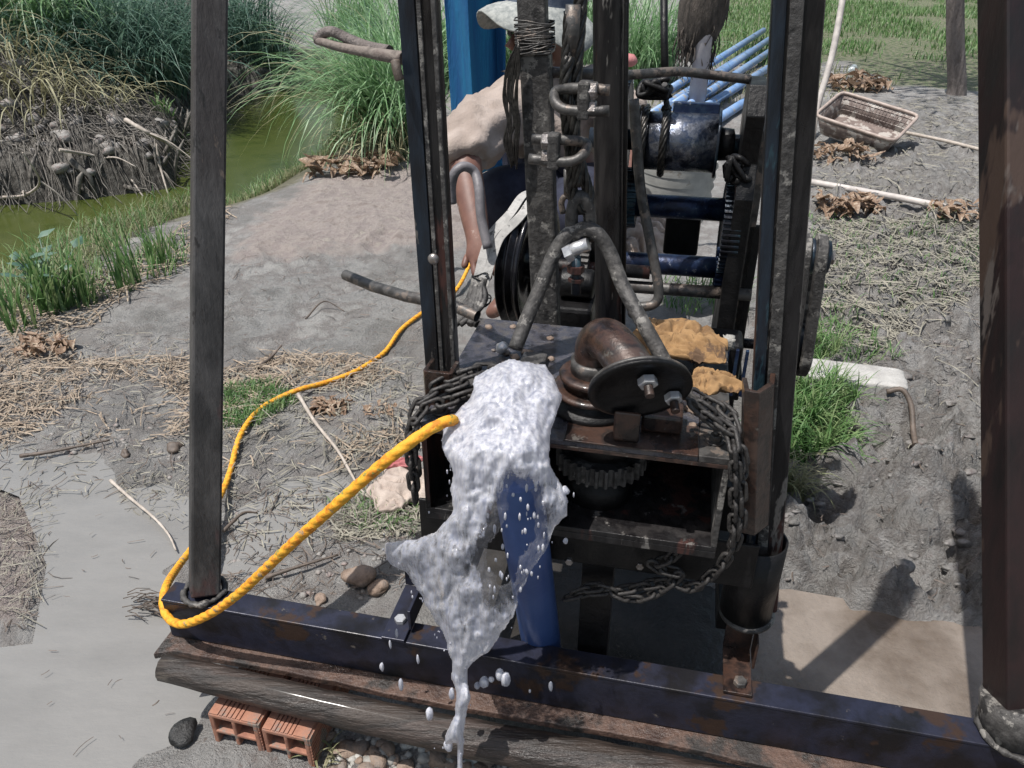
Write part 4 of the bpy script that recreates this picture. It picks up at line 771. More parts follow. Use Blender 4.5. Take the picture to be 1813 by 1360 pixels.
def build_water():
    st = 1.8; us = np.arange(672, 1016, st); vs_ = np.arange(626, 1384, st * 1.25); U_, V_ = np.meshgrid(us, vs_)
    P = [(a, b) for a, b in WP]; s = -sdf(P, U_, V_) + 8 * fbm(U_, V_, .03, 2, 91)
    HP = [(898, 838), (925, 846), (948, 872), (962, 915), (956, 962), (930, 1000), (905, 1045), (882, 1062), (868, 1022), (848, 990), (862, 962), (884, 930), (890, 885)]
    hole = -sdf(HP, U_, V_) + 20 * fbm(U_ * 1.1, V_ * .45, .05, 4, 92, .6)
    THIN = np.clip(.85 * sstep(-34, 10, hole) + .26 * sstep(860, 1000, V_) * sstep(1190, 1080, V_) + .26 * sstep(760, 860, V_), 0, 1)
    s = np.minimum(s, -(hole - 12))
    s = np.where(V_ < 760, np.maximum(s, -sdf(P, U_, V_) - 2), s)
    keep = s > 0; thk = .021 * np.sqrt(np.clip(s, 0, 34) / 34)
    str_ = fbm(U_ * 1.0, V_ * .16, .13, 4, 94, .65); lum = fbm(U_, V_ * .7, .045, 4, 95); fine = fbm(U_ * 1.1, V_ * .3, .3, 3, 96, .7)
    F = np.zeros(U_.shape + (3,)); B = np.zeros_like(F)
    for i in range(U_.shape[0]):
        for j in range(U_.shape[1]):
            if not keep[max(i - 1, 0):i + 2, max(j - 1, 0):j + 2].any(): continue
            d = wd(U_[i, j], V_[i, j]); d += .013 * lum[i, j]
            F[i, j] = D(U_[i, j], V_[i, j], d - thk[i, j] * (1 + .12 * str_[i, j] + .05 * fine[i, j])); B[i, j] = D(U_[i, j], V_[i, j], d + thk[i, j])
    H_, W_ = U_.shape; cell = keep[:-1, :-1] & keep[1:, :-1] & keep[:-1, 1:] & keep[1:, 1:]
    idx = {}; vv = []; global THV; THV = []
    def vid(i, j, k):
        q = (i, j, k)
        if q not in idx: THV.append(THIN[i, j]); idx[q] = len(vv); vv.append((F if k == 0 else B)[i, j])
        return idx[q]
    fs = []
    for i in range(H_ - 1):
        for j in range(W_ - 1):
            if not cell[i, j]: continue
            fs.append((vid(i, j, 0), vid(i + 1, j, 0), vid(i + 1, j + 1, 0), vid(i, j + 1, 0))); fs.append((vid(i, j, 1), vid(i, j + 1, 1), vid(i + 1, j + 1, 1), vid(i + 1, j, 1)))
            for (di, dj, a, b) in ((-1, 0, (i, j), (i, j + 1)), (1, 0, (i + 1, j + 1), (i + 1, j)), (0, -1, (i + 1, j), (i, j)), (0, 1, (i, j + 1), (i + 1, j + 1))):
                ni, nj = i + di, j + dj
                if not (0 <= ni < H_ - 1 and 0 <= nj < W_ - 1 and cell[ni, nj]): fs.append((vid(*a, 0), vid(*b, 0), vid(*b, 1), vid(*a, 1)))
    return MB().add(vv, fs, True)
def foam():
    m = bpy.data.materials.new('foaming_water'); m.use_nodes = True; n = m.node_tree.nodes; l = m.node_tree.links; b = n['Principled BSDF']; out = n['Material Output']
    geo = n.new('ShaderNodeNewGeometry'); mp = n.new('ShaderNodeMapping'); mp.inputs['Scale'].default_value = (1, 1, .09); l.new(geo.outputs['Position'], mp.inputs['Vector'])
    nz = n.new('ShaderNodeTexNoise'); nz.inputs['Scale'].default_value = 150; nz.inputs['Detail'].default_value = 6; nz.inputs['Roughness'].default_value = .7; l.new(mp.outputs[0], nz.inputs['Vector'])
    n2 = n.new('ShaderNodeTexNoise'); n2.inputs['Scale'].default_value = 42; n2.inputs['Detail'].default_value = 7; n2.inputs['Roughness'].default_value = .7; l.new(geo.outputs['Position'], n2.inputs['Vector'])
    sep = n.new('ShaderNodeSeparateXYZ'); l.new(geo.outputs['Position'], sep.inputs[0]); mh = n.new('ShaderNodeMapRange'); mh.inputs[1].default_value = .66; mh.inputs[2].default_value = .52; l.new(sep.outputs[2], mh.inputs[0])
    cr = n.new('ShaderNodeValToRGB'); cr.color_ramp.elements[0].position = .36; cr.color_ramp.elements[0].color = (.30, .32, .40, 1); cr.color_ramp.elements[1].position = .6; cr.color_ramp.elements[1].color = (.76, .76, .80, 1); l.new(nz.outputs['Fac'], cr.inputs[0]); l.new(cr.outputs[0], b.inputs['Base Color'])
    b.inputs['Roughness'].default_value = .3; b.inputs['Transmission Weight'].default_value = .1; b.inputs['IOR'].default_value = 1.33
    b.inputs['Subsurface Weight'].default_value = .2; b.inputs['Subsurface Radius'].default_value = (.01, .012, .015)
    bp = n.new('ShaderNodeBump'); bp.inputs['Strength'].default_value = .7; bp.inputs['Distance'].default_value = .003; b.inputs['Coat Weight'].default_value = .6; b.inputs['Coat Roughness'].default_value = .08; ad = n.new('ShaderNodeMath'); ad.operation = 'MULTIPLY_ADD'; l.new(n2.outputs['Fac'], ad.inputs[0]); ad.inputs[1].default_value = .3; l.new(nz.outputs['Fac'], ad.inputs[2]); l.new(ad.outputs[0], bp.inputs['Height']); l.new(bp.outputs[0], b.inputs['Normal'])
    tr = n.new('ShaderNodeBsdfTransparent'); mx = n.new('ShaderNodeMixShader'); r2 = n.new('ShaderNodeValToRGB'); r2.color_ramp.elements[0].position = .44; r2.color_ramp.elements[1].position = .60
    at = n.new('ShaderNodeAttribute'); at.attribute_name = 'thin'                  # how thin the sheet of water is there
    a2 = n.new('ShaderNodeMath'); a2.operation = 'MULTIPLY_ADD'; l.new(nz.outputs['Fac'], a2.inputs[0]); a2.inputs[1].default_value = 4.4; a2.inputs[2].default_value = -2.2
    a3 = n.new('ShaderNodeMath'); a3.operation = 'MULTIPLY_ADD'; l.new(n2.outputs['Fac'], a3.inputs[0]); a3.inputs[1].default_value = 2.6; a3.inputs[2].default_value = -1.3
    a4 = n.new('ShaderNodeMath'); a4.operation = 'ADD'; l.new(a2.outputs[0], a4.inputs[0]); l.new(a3.outputs[0], a4.inputs[1])
    a5 = n.new('ShaderNodeMath'); a5.operation = 'MULTIPLY_ADD'; l.new(at.outputs['Fac'], a5.inputs[0]); a5.inputs[1].default_value = 2.2; a5.inputs[2].default_value = -1.0
    a6 = n.new('ShaderNodeMath'); a6.operation = 'ADD'; l.new(a4.outputs[0], a6.inputs[0]); l.new(a5.outputs[0], a6.inputs[1])
    s3 = n.new('ShaderNodeMapRange'); s3.inputs[1].default_value = -.35; s3.inputs[2].default_value = .75; s3.inputs[3].default_value = 0; s3.inputs[4].default_value = .92; l.new(a6.outputs[0], s3.inputs[0])
    tl = n.new('ShaderNodeBsdfTranslucent'); tl.inputs[0].default_value = (.9, .9, .94, 1); m0 = n.new('ShaderNodeMixShader'); m0.inputs[0].default_value = .3; l.new(b.outputs[0], m0.inputs[1]); l.new(tl.outputs[0], m0.inputs[2]); l.new(s3.outputs[0], mx.inputs[0]); l.new(m0.outputs[0], mx.inputs[1]); l.new(tr.outputs[0], mx.inputs[2]); l.new(mx.outputs[0], out.inputs[0]); return m
M['foam'] = foam()
wt = build_water().build('gushing_water', 'foam'); ta = wt.data.attributes.new('thin', 'FLOAT', 'POINT'); ta.data.foreach_set('value', np.array(THV, dtype=np.float32)); sm_ = wt.modifiers.new('smooth', 'SMOOTH'); sm_.iterations = 10; sm_.factor = .5; tag(wt, 'white foaming water gushing from the box and falling in a torn sheet over the beam', 'water')
def drop(u, v, d, r, st=2.0, sd=0):
    m = MB().blob((0, 0, 0), r, sd, 2, .18, (1, 1, st)); c = D(u, v, d); m.v = [tuple(np.array(q) + c) for q in m.v]; return m
for i, (u, v, d, r, s_) in enumerate([(857, 1208, -.10, .007, 1.3), (884, 1195, -.10, .0065, 1.8), (895, 1203, -.10, .0075, 2.0), (870, 1203, -.10, .004, 1), (845, 1215, -.10, .005, 1.2), (760, 1265, -.10, .0065, 2.2), (676, 1182, -.06, .0035, 3), (710, 1212, -.07, .004, 3.6), (740, 1168, -.06, .0025, 4), (691, 1142, -.05, .002, 5), (975, 1215, -.07, .0035, 3), (938, 1224, -.08, .002, 1.6), (702, 1122, -.03, .0022, 5), (800, 1228, -.1, .005, 2.5), (1000, 868, -.05, .006, 1), (1001, 958, -.03, .004, 1.2), (794, 1322, -.11, .007, 1.7)]):
    drop(u, v, d, r, s_, i).build('droplet', 'foam', wt)

sp = MB(); g_ = np.random.default_rng(17)
for k in range(90):
    i = g_.integers(0, len(WP) - 1); a, b = WP[i], WP[i + 1]; f = g_.uniform(); u = a[0] + (b[0] - a[0]) * f + g_.normal() * 9; v = a[1] + (b[1] - a[1]) * f + g_.normal() * 12
    if v < 800: continue
    r = g_.uniform(.0006, .0014); c = D(u, v, wd(u, v) + g_.normal() * .012); m_ = MB().blob((0, 0, 0), r, k, 1, .1, (1, 1, g_.uniform(1.2, 4))); sp.add([np.array(q) + c for q in m_.v], m_.f)
for k in range(60):
    u = g_.uniform(860, 965); v = g_.uniform(840, 1060); r = g_.uniform(.001, .0026); c = D(u, v, wd(u, v) + g_.normal() * .006); m_ = MB().blob((0, 0, 0), r, k, 1, .1, (1, 1, g_.uniform(1.5, 4))); sp.add([np.array(q) + c for q in m_.v], m_.f)
sp.build('spray', 'foam', wt)['kind'] = 'stuff'
# ================================================================ ROPE
def rope3(name, P, r, mat, lab):
    P = spl(P, 14); PA = np.array(P); seg = np.linalg.norm(np.diff(PA, axis=0), axis=1); cum = np.concatenate([[0], np.cumsum(seg)]); m_ = int(cum[-1] / .003); S = np.linspace(0, cum[-1], m_)
    Q = [np.array([np.interp(s, cum, PA[:, k]) for k in range(3)]) for s in S]; n = 18; prof = [1 - .13 * abs(math.sin(1.5 * 2 * math.pi * k / n)) ** 6 * 1.0 - .0 for k in range(n)]
    prof = [.88 + .14 * abs(math.cos(1.5 * 2 * math.pi * k / n)) for k in range(n)]
    o = MB().tube(Q, r, n, prof=prof, twist=.003 / (r * 5.2) * 2 * math.pi / 1.6).build(name, mat); return tag(o, lab, 'rope')
gq = lambda u, v, h=.012: (lambda p: np.array([p[0], p[1], max(gz(p[0], p[1]), -.015) + h]))(Z(u, v, 0))
RP = [L(.60, .03, .672), L(.555, -.005, .668), D(800, 744, -.035), D(762, 760, -.06), D(700, 803, -.085), D(640, 853, -.095), D(580, 907, -.095), D(520, 960, -.085), D(465, 1012, -.07), D(418, 1055, -.058), D(370, 1088, -.045), D(325, 1105, -.03), D(299, 1095, -.012), D(289, 1068, .015), D(296, 1035, .06), Z(318, 1000, .10), Z(350, 955, .07), gq(395, 885, .03), gq(410, 840), gq(428, 785), gq(458, 738), gq(500, 713, .02), gq(535, 702, .03), gq(572, 686, .015), gq(630, 665), gq(680, 628), gq(706, 592), gq(728, 573), gq(770, 545), gq(805, 524, .02), gq(830, 495, .05), gq(845, 470, .12)]
rope3('rope', RP, .0078, 'rope', 'orange and yellow twisted rope looping round the beam end and away over the mud')

# ================================================================ TIMBERS, BRICKS, BLOCK
zt0 = .128
def lerp(a, b, t): return a + (b - a) * t
pl_ = MB(); a_ = -.01; g_ = np.random.default_rng(2); n = 60; vs = []
for k in range(n + 1):
    x = a_ + 1.85 * k / n; fe = -.031 - .010 * min(1, max(0, (x - .9) / .3)) + .003 * math.sin(x * 9) + g_.uniform(-.0012, .0012) - .012 * (k < 1)
    for (d, z) in ((.05, zt0), (fe, zt0 + g_.uniform(-.001, .0005)), (fe, zt0 - .014), (.05, zt0 - .014)): vs.append(L(x, d, z))
fs = [(i * 4 + k, i * 4 + 4 + k, i * 4 + 4 + (k + 1) % 4, i * 4 + (k + 1) % 4) for i in range(n) for k in range(4)] + [(0, 1, 2, 3), (n * 4 + 3, n * 4 + 2, n * 4 + 1, n * 4)]
tag(pl_.add(vs, fs, False).build('plank', 'plank', bevel=.002), 'flat wet reddish plank lying under the floor beam, behind the round log', 'plank')
pts = []; rr_ = []
for k in range(70):
    x = .02 + 1.9 * k / 69; pts.append(L(x, -.060 - .004 * math.sin(x * 5) - .006 * x, .119 - .034 * x + .003 * math.sin(x * 7 + 1))); rr_.append(.0225 + .012 * x + g_.uniform(-.001, .001))
prf = [1 + g_.uniform(-.06, .06) for _ in range(26)]
tag(MB().tube(pts, rr_, 26, prof=prf).build('log', 'timber'), 'long round wet log lying across the front on the two hollow bricks', 'log')
sp = MB()
for x0, w_ in ((-.03, .04),): sp.obox(L(-.005, -.07, .04), (E1, E2, E3), (.05, .015, .006))
def brick(ftl, ftr, btl, z, lab, seed, gap=0):
    A_ = Z(*ftl, z); W = Z(*ftr, z) - A_; w_ = np.linalg.norm(W); W /= w_; Dp = np.array([-W[1], W[0], 0]); dp = .175; h = .088; xsb = [0, .10, .46, .54, .90, 1]; m = MB()
    g = np.random.default_rng(seed); vid = {}; vs = []; fs = []
    def vv(i, j, k):
        q = (i, j, k)
        if q not in vid: vid[q] = len(vs); vs.append(A_ + W * w_ * xsb[i] - E3 * h * xsb[j] + Dp * dp * k + np.array([0, 0, 0]))
        return vid[q]
    sol = lambda i, j: 0 <= i < 5 and 0 <= j < 5 and not (i in (1, 3) and j in (1, 3))
    for i in range(5):
        for j in range(5):
            if not sol(i, j): continue
            fs.append((vv(i, j, 0), vv(i, j + 1, 0), vv(i + 1, j + 1, 0), vv(i + 1, j, 0))); fs.append((vv(i, j, 1), vv(i + 1, j, 1), vv(i + 1, j + 1, 1), vv(i, j + 1, 1)))
            for di, dj, p, q in ((-1, 0, (i, j), (i, j + 1)), (1, 0, (i + 1, j + 1), (i + 1, j)), (0, -1, (i + 1, j), (i, j)), (0, 1, (i, j + 1), (i + 1, j + 1))):
                if not sol(i + di, j + dj): fs.append((vv(*p, 0), vv(*p, 1), vv(*q, 1), vv(*q, 0)))
    o = m.add(vs, fs, False).build('hollow_brick', 'brick', bevel=.0022, origin=A_ - E3 * h); tag(o, lab, 'brick', 'hollow bricks under the log')
    rb = MB()
    for f0_, f1_ in ((.02, .2), (.23, .29), (.32, .38), (.41, .47), (.50, .56), (.59, .65), (.68, .98)):
        rb.obox(A_ + W * w_ * (f0_ + f1_) / 2 + Dp * dp / 2 + E3 * .0008, (W, Dp, E3), (w_ * (f1_ - f0_) / 2, dp / 2 * .985, .0016))
        rb.obox(A_ + W * (w_ + .0008) + Dp * dp / 2 - E3 * h * ((f0_ + f1_) / 2), (W, Dp, E3), (.0016, dp / 2 * .985, h * (f1_ - f0_) / 2))
    rb.build('ribs', 'brick', o, .0004)
brick((367, 1264), (454, 1284), (394, 1226), .072, 'left hollow clay brick with four holes under the log', 1)
brick((462, 1291), (545, 1310), (487, 1245), .064, 'right hollow clay brick with a bright orange patch under the log', 2)
def rough_box(c, ax, half, name, mat, seed, amp=.004, nn=8):
    import bmesh
    b = bmesh.new(); bmesh.ops.create_cube(b, size=2); bmesh.ops.subdivide_edges(b, edges=b.edges, cuts=nn, use_grid_fill=True); g = np.random.default_rng(seed); w3 = g.normal(size=(8, 3)) * 3; ph = g.uniform(0, 6, 8); vs = []
    for v in b.verts:
        q = np.array(v.co); n_ = sum(math.sin(q @ w3[k] * (1 + k * .6) + ph[k]) / (1 + k * .4) for k in range(8)); qn = q / max(1, (np.abs(q) ** 12).sum() ** (1 / 12))
        p = V3(c) + sum(V3(ax[k]) * half[k] * qn[k] for k in range(3)); vs.append(p + (p - V3(c)) / (np.linalg.norm(p - V3(c)) + 1e-9) * n_ * amp)
    fs = [tuple(x.index for x in f.verts) for f in b.faces]; b.free(); return MB().add(vs, fs, True).build(name, mat)
cb = Z(1519, 668, .055); x_ = Z(1592, 672, .055) - Z(1443, 655, .055); x_ /= np.linalg.norm(x_)
tag(rough_box(cb + x_ * -.03 - E3 * .012, (x_, np.array([-x_[1], x_[0], 0]), E3), (.165, .062, .03), 'concrete_block', 'block', 3, .0012, 12), 'pale rectangular block lying on the mud right of the twin belts', 'block')

# ================================================================ RAGS
def rag(c, ax, half, name, seed, lab, mat='rag', cat='rag', group=None, nn=46, fold=1., thick=.5):
    g = np.random.default_rng(seed); th = np.linspace(0, 2 * math.pi, nn * 2, endpoint=False); vs = []; fs = []; c = V3(c); no = g.uniform(0, 99)
    u = np.linspace(0, 1, nn); TH, Uu = np.meshgrid(th, u); Xs = np.cos(TH); Ys = np.sin(TH)
    outl = 1 + .16 * np.sin(3 * TH + g.uniform(0, 6)) + .10 * np.sin(5 * TH + g.uniform(0, 6)) + .05 * np.sin(9 * TH + 2)
    ph = Uu * math.pi; rr2 = np.sin(ph) ** .8 * outl; hz = np.cos(ph)
    PX = Xs * rr2; PY = Ys * rr2
    wv = fbm(PX + no, PY, 1.0, 3, seed); rid = .17 * (1 - np.abs(np.sin(3.5 * PX + 8.0 * PY + 11 * wv)) ** .6) + .22 * np.abs(fbm(PX * 1.1 + PY * .5 + no, PY * 1.6 - PX * .4, 1.4, 2, seed, .5)); hz2 = hz * thick * (1 - .45 * (PX ** 2 + PY ** 2) * .8) + np.where(hz > 0, 1, .15) * fold * (.75 - rid * 6.5) * .62 * (1 - .25 * (PX ** 2 + PY ** 2))
    for i in range(nn):
        for j in range(len(th)): vs.append(c + V3(ax[0]) * half[0] * PX[i, j] + V3(ax[1]) * half[1] * PY[i, j] + V3(ax[2]) * half[2] * hz2[i, j])
    n = len(th)
    for i in range(nn - 1):
        for j in range(n): fs.append((i * n + j, i * n + (j + 1) % n, (i + 1) * n + (j + 1) % n, (i + 1) * n + j))
    o = MB().add(vs, fs, True).build(name, mat); return tag(o, lab, cat, group)
rag(D(1203, 604, .27), (E1, E2, E3), (.072, .070, .026), 'rag', 4, 'large crumpled orange rag on the back of the plate behind the round flange', group='orange rags on the plate')
rag(D(1262, 678, .12), (E1, E2, E3), (.036, .030, .018), 'rag', 9, 'small folded orange rag beside the chain, right of the round flange', group='orange rags on the plate')
rag(D(1150, 590, .30), (E1, E2, E3), (.028, .05, .03), 'rag', 6, 'flat yellow corner of rag tucked between the bail leg and the elbow', group='orange rags on the plate', fold=.4)
tag(rough_box(D(1291, 606, .30), (E1, E2, E3), (.008, .008, .009), 'pale_stone', 'stone', 8, .002, 3), 'small white pebble on the plate right of the large orange rag', 'stone')

# ================================================================ PERSON squatting behind the winch
def skin(name, nodes, edges, mat, parent, sub=2, root=0):
    o_ = wloc(parent); me = bpy.data.meshes.new(name); me.from_pydata([tuple(V3(p) - o_) for p, r in nodes], edges, []); ob = bpy.data.objects.new(name, me); COL.objects.link(ob)
    sk = ob.modifiers.new('skin', 'SKIN'); sk.use_smooth_shade = True; sk.branch_smoothing = .5
    for i, (p, r) in enumerate(nodes):
        r = r if hasattr(r, '__len__') else (r, r); me.skin_vertices[0].data[i].radius = r
    me.skin_vertices[0].data[root].use_root = True
    sb = ob.modifiers.new('sub', 'SUBSURF'); sb.levels = sub; sb.render_levels = sub
    me.materials.append(M[mat]); me.update(); return ob
def skinobj(name, nodes, edges, mat, parent, sub=2, root=0):
    ob = skin(name, nodes, edges, mat, parent, sub, root); ob.parent = parent; ob['_o'] = list(parent['_o']); return ob
pel = T(1000, 322, 2.46); pr_ = thing('person', (pel[0], pel[1], 0), 'person in pale floppy hat, beige shirt and navy trousers sitting bent forward behind the machine', 'person')
che = T(985, 195, 2.38); nek = T(985, 112, 2.32); hed = T(948, 52, 2.26); hd2 = T(936, 80, 2.20)
shL = T(885, 196, 2.25); elL = T(818, 268, 2.05); wrL = T(848, 428, 1.98); shR = T(1078, 165, 2.45); elR = T(1118, 240, 2.2); wrR = T(1110, 330, 2.0)
hpL = T(965, 345, 2.42); knL = T(868, 335, 2.25); anL = T(905, 520, 2.62); toL = T(870, 556, 2.50)
hpR = T(1035, 350, 2.42); knR = T(1015, 380, 2.1); anR = T(990, 545, 2.55); toR = T(950, 580, 2.45)
hand0 = wrL + (wrL - elL) * .12
fing = []
base_n = [(pel, .11), (che, (.12, .09)), (nek, .05), (hed, (.075, .088)), (hd2, .06), (shL, .055), (elL, .050), (wrL, .033), (hand0, (.040, .021)), (shR, .055), (elR, .042), (wrR, .026), (wrR + (wrR - elR) * .2, (.036, .018)), (hpL, .085), (knL, .058), (anL, .036), (toL, (.04, .025)), (hpR, .085), (knR, .058), (anR, .036), (toR, (.04, .025))]
base_e = [(0, 1), (1, 2), (2, 3), (3, 4), (1, 5), (5, 6), (6, 7), (7, 8), (1, 9), (9, 10), (10, 11), (11, 12), (0, 13), (13, 14), (14, 15), (15, 16), (0, 17), (17, 18), (18, 19), (19, 20)]
ndir = (wrL - elL) / np.linalg.norm(wrL - elL); sdir = np.cross(ndir, [0, 1., 0]); sdir /= np.linalg.norm(sdir)
for k, (o2, l2_) in enumerate(((-.024, .055), (-.008, .065), (.008, .07), (.024, .06))):
    i0 = len(base_n); p = hand0 + sdir * o2 + ndir * .025; p2 = p + ndir * l2_ * .5; p3 = p2 + ndir * l2_ * .2 + np.array([0, .03, -.01]); base_n += [(p, .010), (p2, .0095), (p3, .008)]; base_e += [(8, i0), (i0, i0 + 1), (i0 + 1, i0 + 2)]
i0 = len(base_n); base_n += [(hand0 - sdir * .036 + ndir * .0, .011), (hand0 - sdir * .05 + ndir * .03, .009)]; base_e += [(8, i0), (i0, i0 + 1)]
body = skinobj('body', base_n, base_e, 'skin', pr_)
# face details
fd = (hd2 - hed); fd[2] = 0; fd = V3((-.75, -.6, -.15)); fd /= np.linalg.norm(fd); fs_ = np.cross(fd, [0, 0, 1.]); fs_ /= np.linalg.norm(fs_)
fx = MB(); fx.tube([hed + fd * .075 + E3 * .0, hed + fd * .095 - E3 * .022, hed + fd * .075 - E3 * .034], [.008, .014, .01], 8)
fx.tube([hed + fd * .07 - E3 * .055 - fs_ * .022, hed + fd * .082 - E3 * .054, hed + fd * .07 - E3 * .055 + fs_ * .022], .006, 8)
fx.build('nose_and_lips', 'skin', pr_)
for s_ in (-1, 1):
    MB().lathe(hed + fd * .068 + fs_ * s_ * .03 + E3 * .004, fd, [(0, .011), (.004, .009), (.006, .003)], 12).build('eye', 'charcoal', pr_)
    MB().blob(hed + fs_ * s_ * .074 - E3 * .01, .02, 3, 2, .1, (.5, .8, 1.2)).build('ear', 'skin', pr_)
shirt = [(pel + E3 * .03, (.135, .12)), (che, (.195, .14)), (nek - E3 * .04 + E1 * .01, (.13, .10)), (shL + E3 * .008, .095), (lerp(shL, elL, .5), .098), (elL, .084), (lerp(elL, wrL, .2), .062), (shR, .095), (lerp(shR, elR, .5), .08), (elR, .06)]
so_ = skinobj('shirt', shirt, [(0, 1), (1, 2), (1, 3), (3, 4), (4, 5), (5, 6), (1, 7), (7, 8), (8, 9)], 'shirt', pr_, 3)
tx = bpy.data.textures.new('folds', 'CLOUDS'); tx.noise_scale = .05; tx.noise_depth = 3; dm = so_.modifiers.new('folds', 'DISPLACE'); dm.texture = tx; dm.strength = .06; dm.mid_level = .5
tr_ = skinobj('trousers', [(pel - E3 * .02, (.14, .12)), (hpL, .105), (knL, .08), (lerp(knL, anL, .75), .055), (hpR, .105), (knR, .08), (lerp(knR, anR, .75), .055)], [(0, 1), (1, 2), (2, 3), (0, 4), (4, 5), (5, 6)], 'trousers', pr_, 2)
# floppy hat: crown and drooping brim
def hat():
    hc = hed + E3 * .043 + E1 * .016; ax = V3((.12, .05, 1)); ax /= np.linalg.norm(ax); u = np.cross(ax, [0, 1, 0]); u /= np.linalg.norm(u); v_ = np.cross(ax, u); n = 48
    prof = [(.125, .0), (.123, .03), (.115, .065), (.09, .088), (.045, .098), (.02, .102), (.018, .104), (.005, .125), (-.02, .152), (-.045, .172), (-.049, .171), (-.024, .150), (.0, .122), (.014, .1)]
    def ring(lo, hi, mat, nm):
        vs = []; 
        for (h, r) in prof[lo:hi]:
            for k in range(n):
                a = 2 * math.pi * k / n; dr = max(0, (r - .105)) / .065; rr3 = r * (1 + .05 * math.sin(3 * a + 1) * dr); hh_ = h + dr * (.022 * math.sin(2 * a + .6) + .012 * math.sin(5 * a)); vs.append(hc + ax * hh_ + (u * math.cos(a) + v_ * math.sin(a)) * max(rr3, .001))
        m_ = hi - lo; MB().add(vs, [(i * n + k, i * n + (k + 1) % n, (i + 1) * n + (k + 1) % n, (i + 1) * n + k) for i in range(m_ - 1) for k in range(n)], True).build(nm, mat, ht)
    ht = MB().lathe(hc + ax * .02, ax, [(0, .1015), (.028, .1)], 48, close=False).build('hat', 'hatband', pr_)
    ring(0, 6, 'hatband', 'hat_crown'); ring(5, 14, 'hat', 'hat_brim')
hat()
hl = MB().blob(hed + E3 * .03 + E2 * .01, .083, 5, 2, .03, (1, 1, .9)).build('hair', 'charcoal', pr_)
st_ = MB(); sp0 = pel * np.array([1, 1, 0]); hz_ = pel[2] - .13
st_.obox(sp0 + E3 * (hz_ - .015), ((1, 0, 0), (0, 1, 0), (0, 0, 1)), (.17, .13, .015))
for sx in (-1, 1):
    for sy in (-1, 1): st_.obox(sp0 + np.array([sx * .14, sy * .1, (hz_ - .03) / 2]), ((1, 0, 0), (0, 1, 0), (0, 0, 1)), (.02, .02, (hz_ - .03) / 2))
tag(st_.build('wooden_stool', 'plank'), 'low wooden stool under the person, mostly hidden behind the machine', 'stool')
MB().blob(T(1112, 108, 2.6), .03, 2, 2, .2, (1, 1, .7)).build('collar_cloth', 'sackred', pr_)

# hanging blue cloth
def curtain():
    n, k_ = 44, 30; vs = []; pL = T(778, 0, 2.75); y0 = pL[1]
    for i in range(k_ + 1):
        z = .42 + (1.75 - .42) * i / k_
        for j in range(n + 1):
            f = j / n; x = pL[0] + .02 * (1 - i / k_) + .235 * f * (1 - .12 * (1 - i / k_)); ph = f * 6.283 * 1.25 + .9 + .5 * math.sin(i / k_ * 3)
            vs.append((x + .008 * math.sin(ph * 2), y0 + .055 * math.sin(ph) + .012 * math.sin(ph * 2.3 + i * .1), z + .012 * math.sin(ph * 1.3) * (1 - i / k_)))
    fs = [(i * (n + 1) + j, i * (n + 1) + j + 1, (i + 1) * (n + 1) + j + 1, (i + 1) * (n + 1) + j) for i in range(k_) for j in range(n)]
    m = MB().add(vs, fs, True); o = m.build('hanging_cloth', 'bluecloth'); s = o.modifiers.new('thick', 'SOLIDIFY'); s.thickness = .003; tag(o, 'bright blue cloth hanging in vertical folds behind the left mast and the person', 'cloth')
    return pL
pc_ = curtain()
tag(MB().tube([(pc_[0] - .4, pc_[1], 1.76), (pc_[0] + 1.1, pc_[1] + .1, 1.80)], .015, 10).tube([(pc_[0] - .07, pc_[1] + .03, gz(pc_[0] - .07, pc_[1]) - .1), (pc_[0] - .07, pc_[1] + .03, 1.85)], .014, 8).build('cloth_rail', 'twig'), 'pole that carries the blue cloth above the picture', 'pole')

# ================================================================ BACKGROUND THINGS
tag(MB().lathe(T(1195, 345, 2.75) - E3 * .09, E3, [(0, .10)] + [(.012 + .2 * k / 12, .108 + .008 * (k % 2) + .02 * k / 12) for k in range(13)] + [(.214, .13)], 40, close=True).build('ribbed_tub', 'white'), 'white ribbed plastic tub standing behind the winch drum', 'tub')
rag(T(1140, 415, 2.55), (XX, np.array([0, .8, .6]), np.array([0, -.6, .8])), (.105, .12, .05), 'pale_sack', 12, 'pale pinkish woven sack slumped on the ground behind the bent lever', 'sack', 'sack')
rag(gq(715, 870, .02), (XX, np.array([0, 1., 0]), E3), (.085, .10, .045), 'striped_sack', 14, 'pinkish white sack with a red stripe lying in the grass left of the box', 'sack', 'sack', fold=.7)
rag(gq(715, 846, .045), (XX * 1. + np.array([0, .3, 0]), np.array([0, 1., 0]), E3), (.06, .016, .02), 'red_stripe', 15, 'crumpled red strip of cloth lying on the pinkish sack', 'sackred', 'cloth', fold=.6)
def lie(name, uv, zc, r, mat, lab, cat, group=None, n=14):
    P = [Z(u, v, z_) for (u, v), z_ in zip(uv, zc if hasattr(zc, '__len__') else [zc] * len(uv))]; o = MB().tube(spl(P, 5) if len(P) > 2 else P, r, n).build(name, mat); return tag(o, lab, cat, group)
bl_ = ['uppermost of the pale blue pipes lying on the ground behind the winch', 'second pale blue pipe from the top of the stack behind the winch', 'middle pale blue pipe of the stack behind the winch', 'fourth pale blue pipe, just above the drum end', 'lowest pale blue pipe of the stack, nearest the winch drum', 'short pale blue pipe end showing left of the grey post']
for i, (u0, v0, u1, v1, zz_) in enumerate([(1180, 163, 1352, 54, .10), (1190, 188, 1362, 70, .09), (1200, 200, 1368, 88, .06), (1238, 196, 1375, 112, .05), (1250, 225, 1385, 138, .04), (1150, 205, 1330, 90, .03)]):
    lie('blue_pipe', [(u0, v0), (u1, v1)], zz_, .034, 'pvcblue', bl_[i], 'pipe', 'blue pipes stacked on the ground')
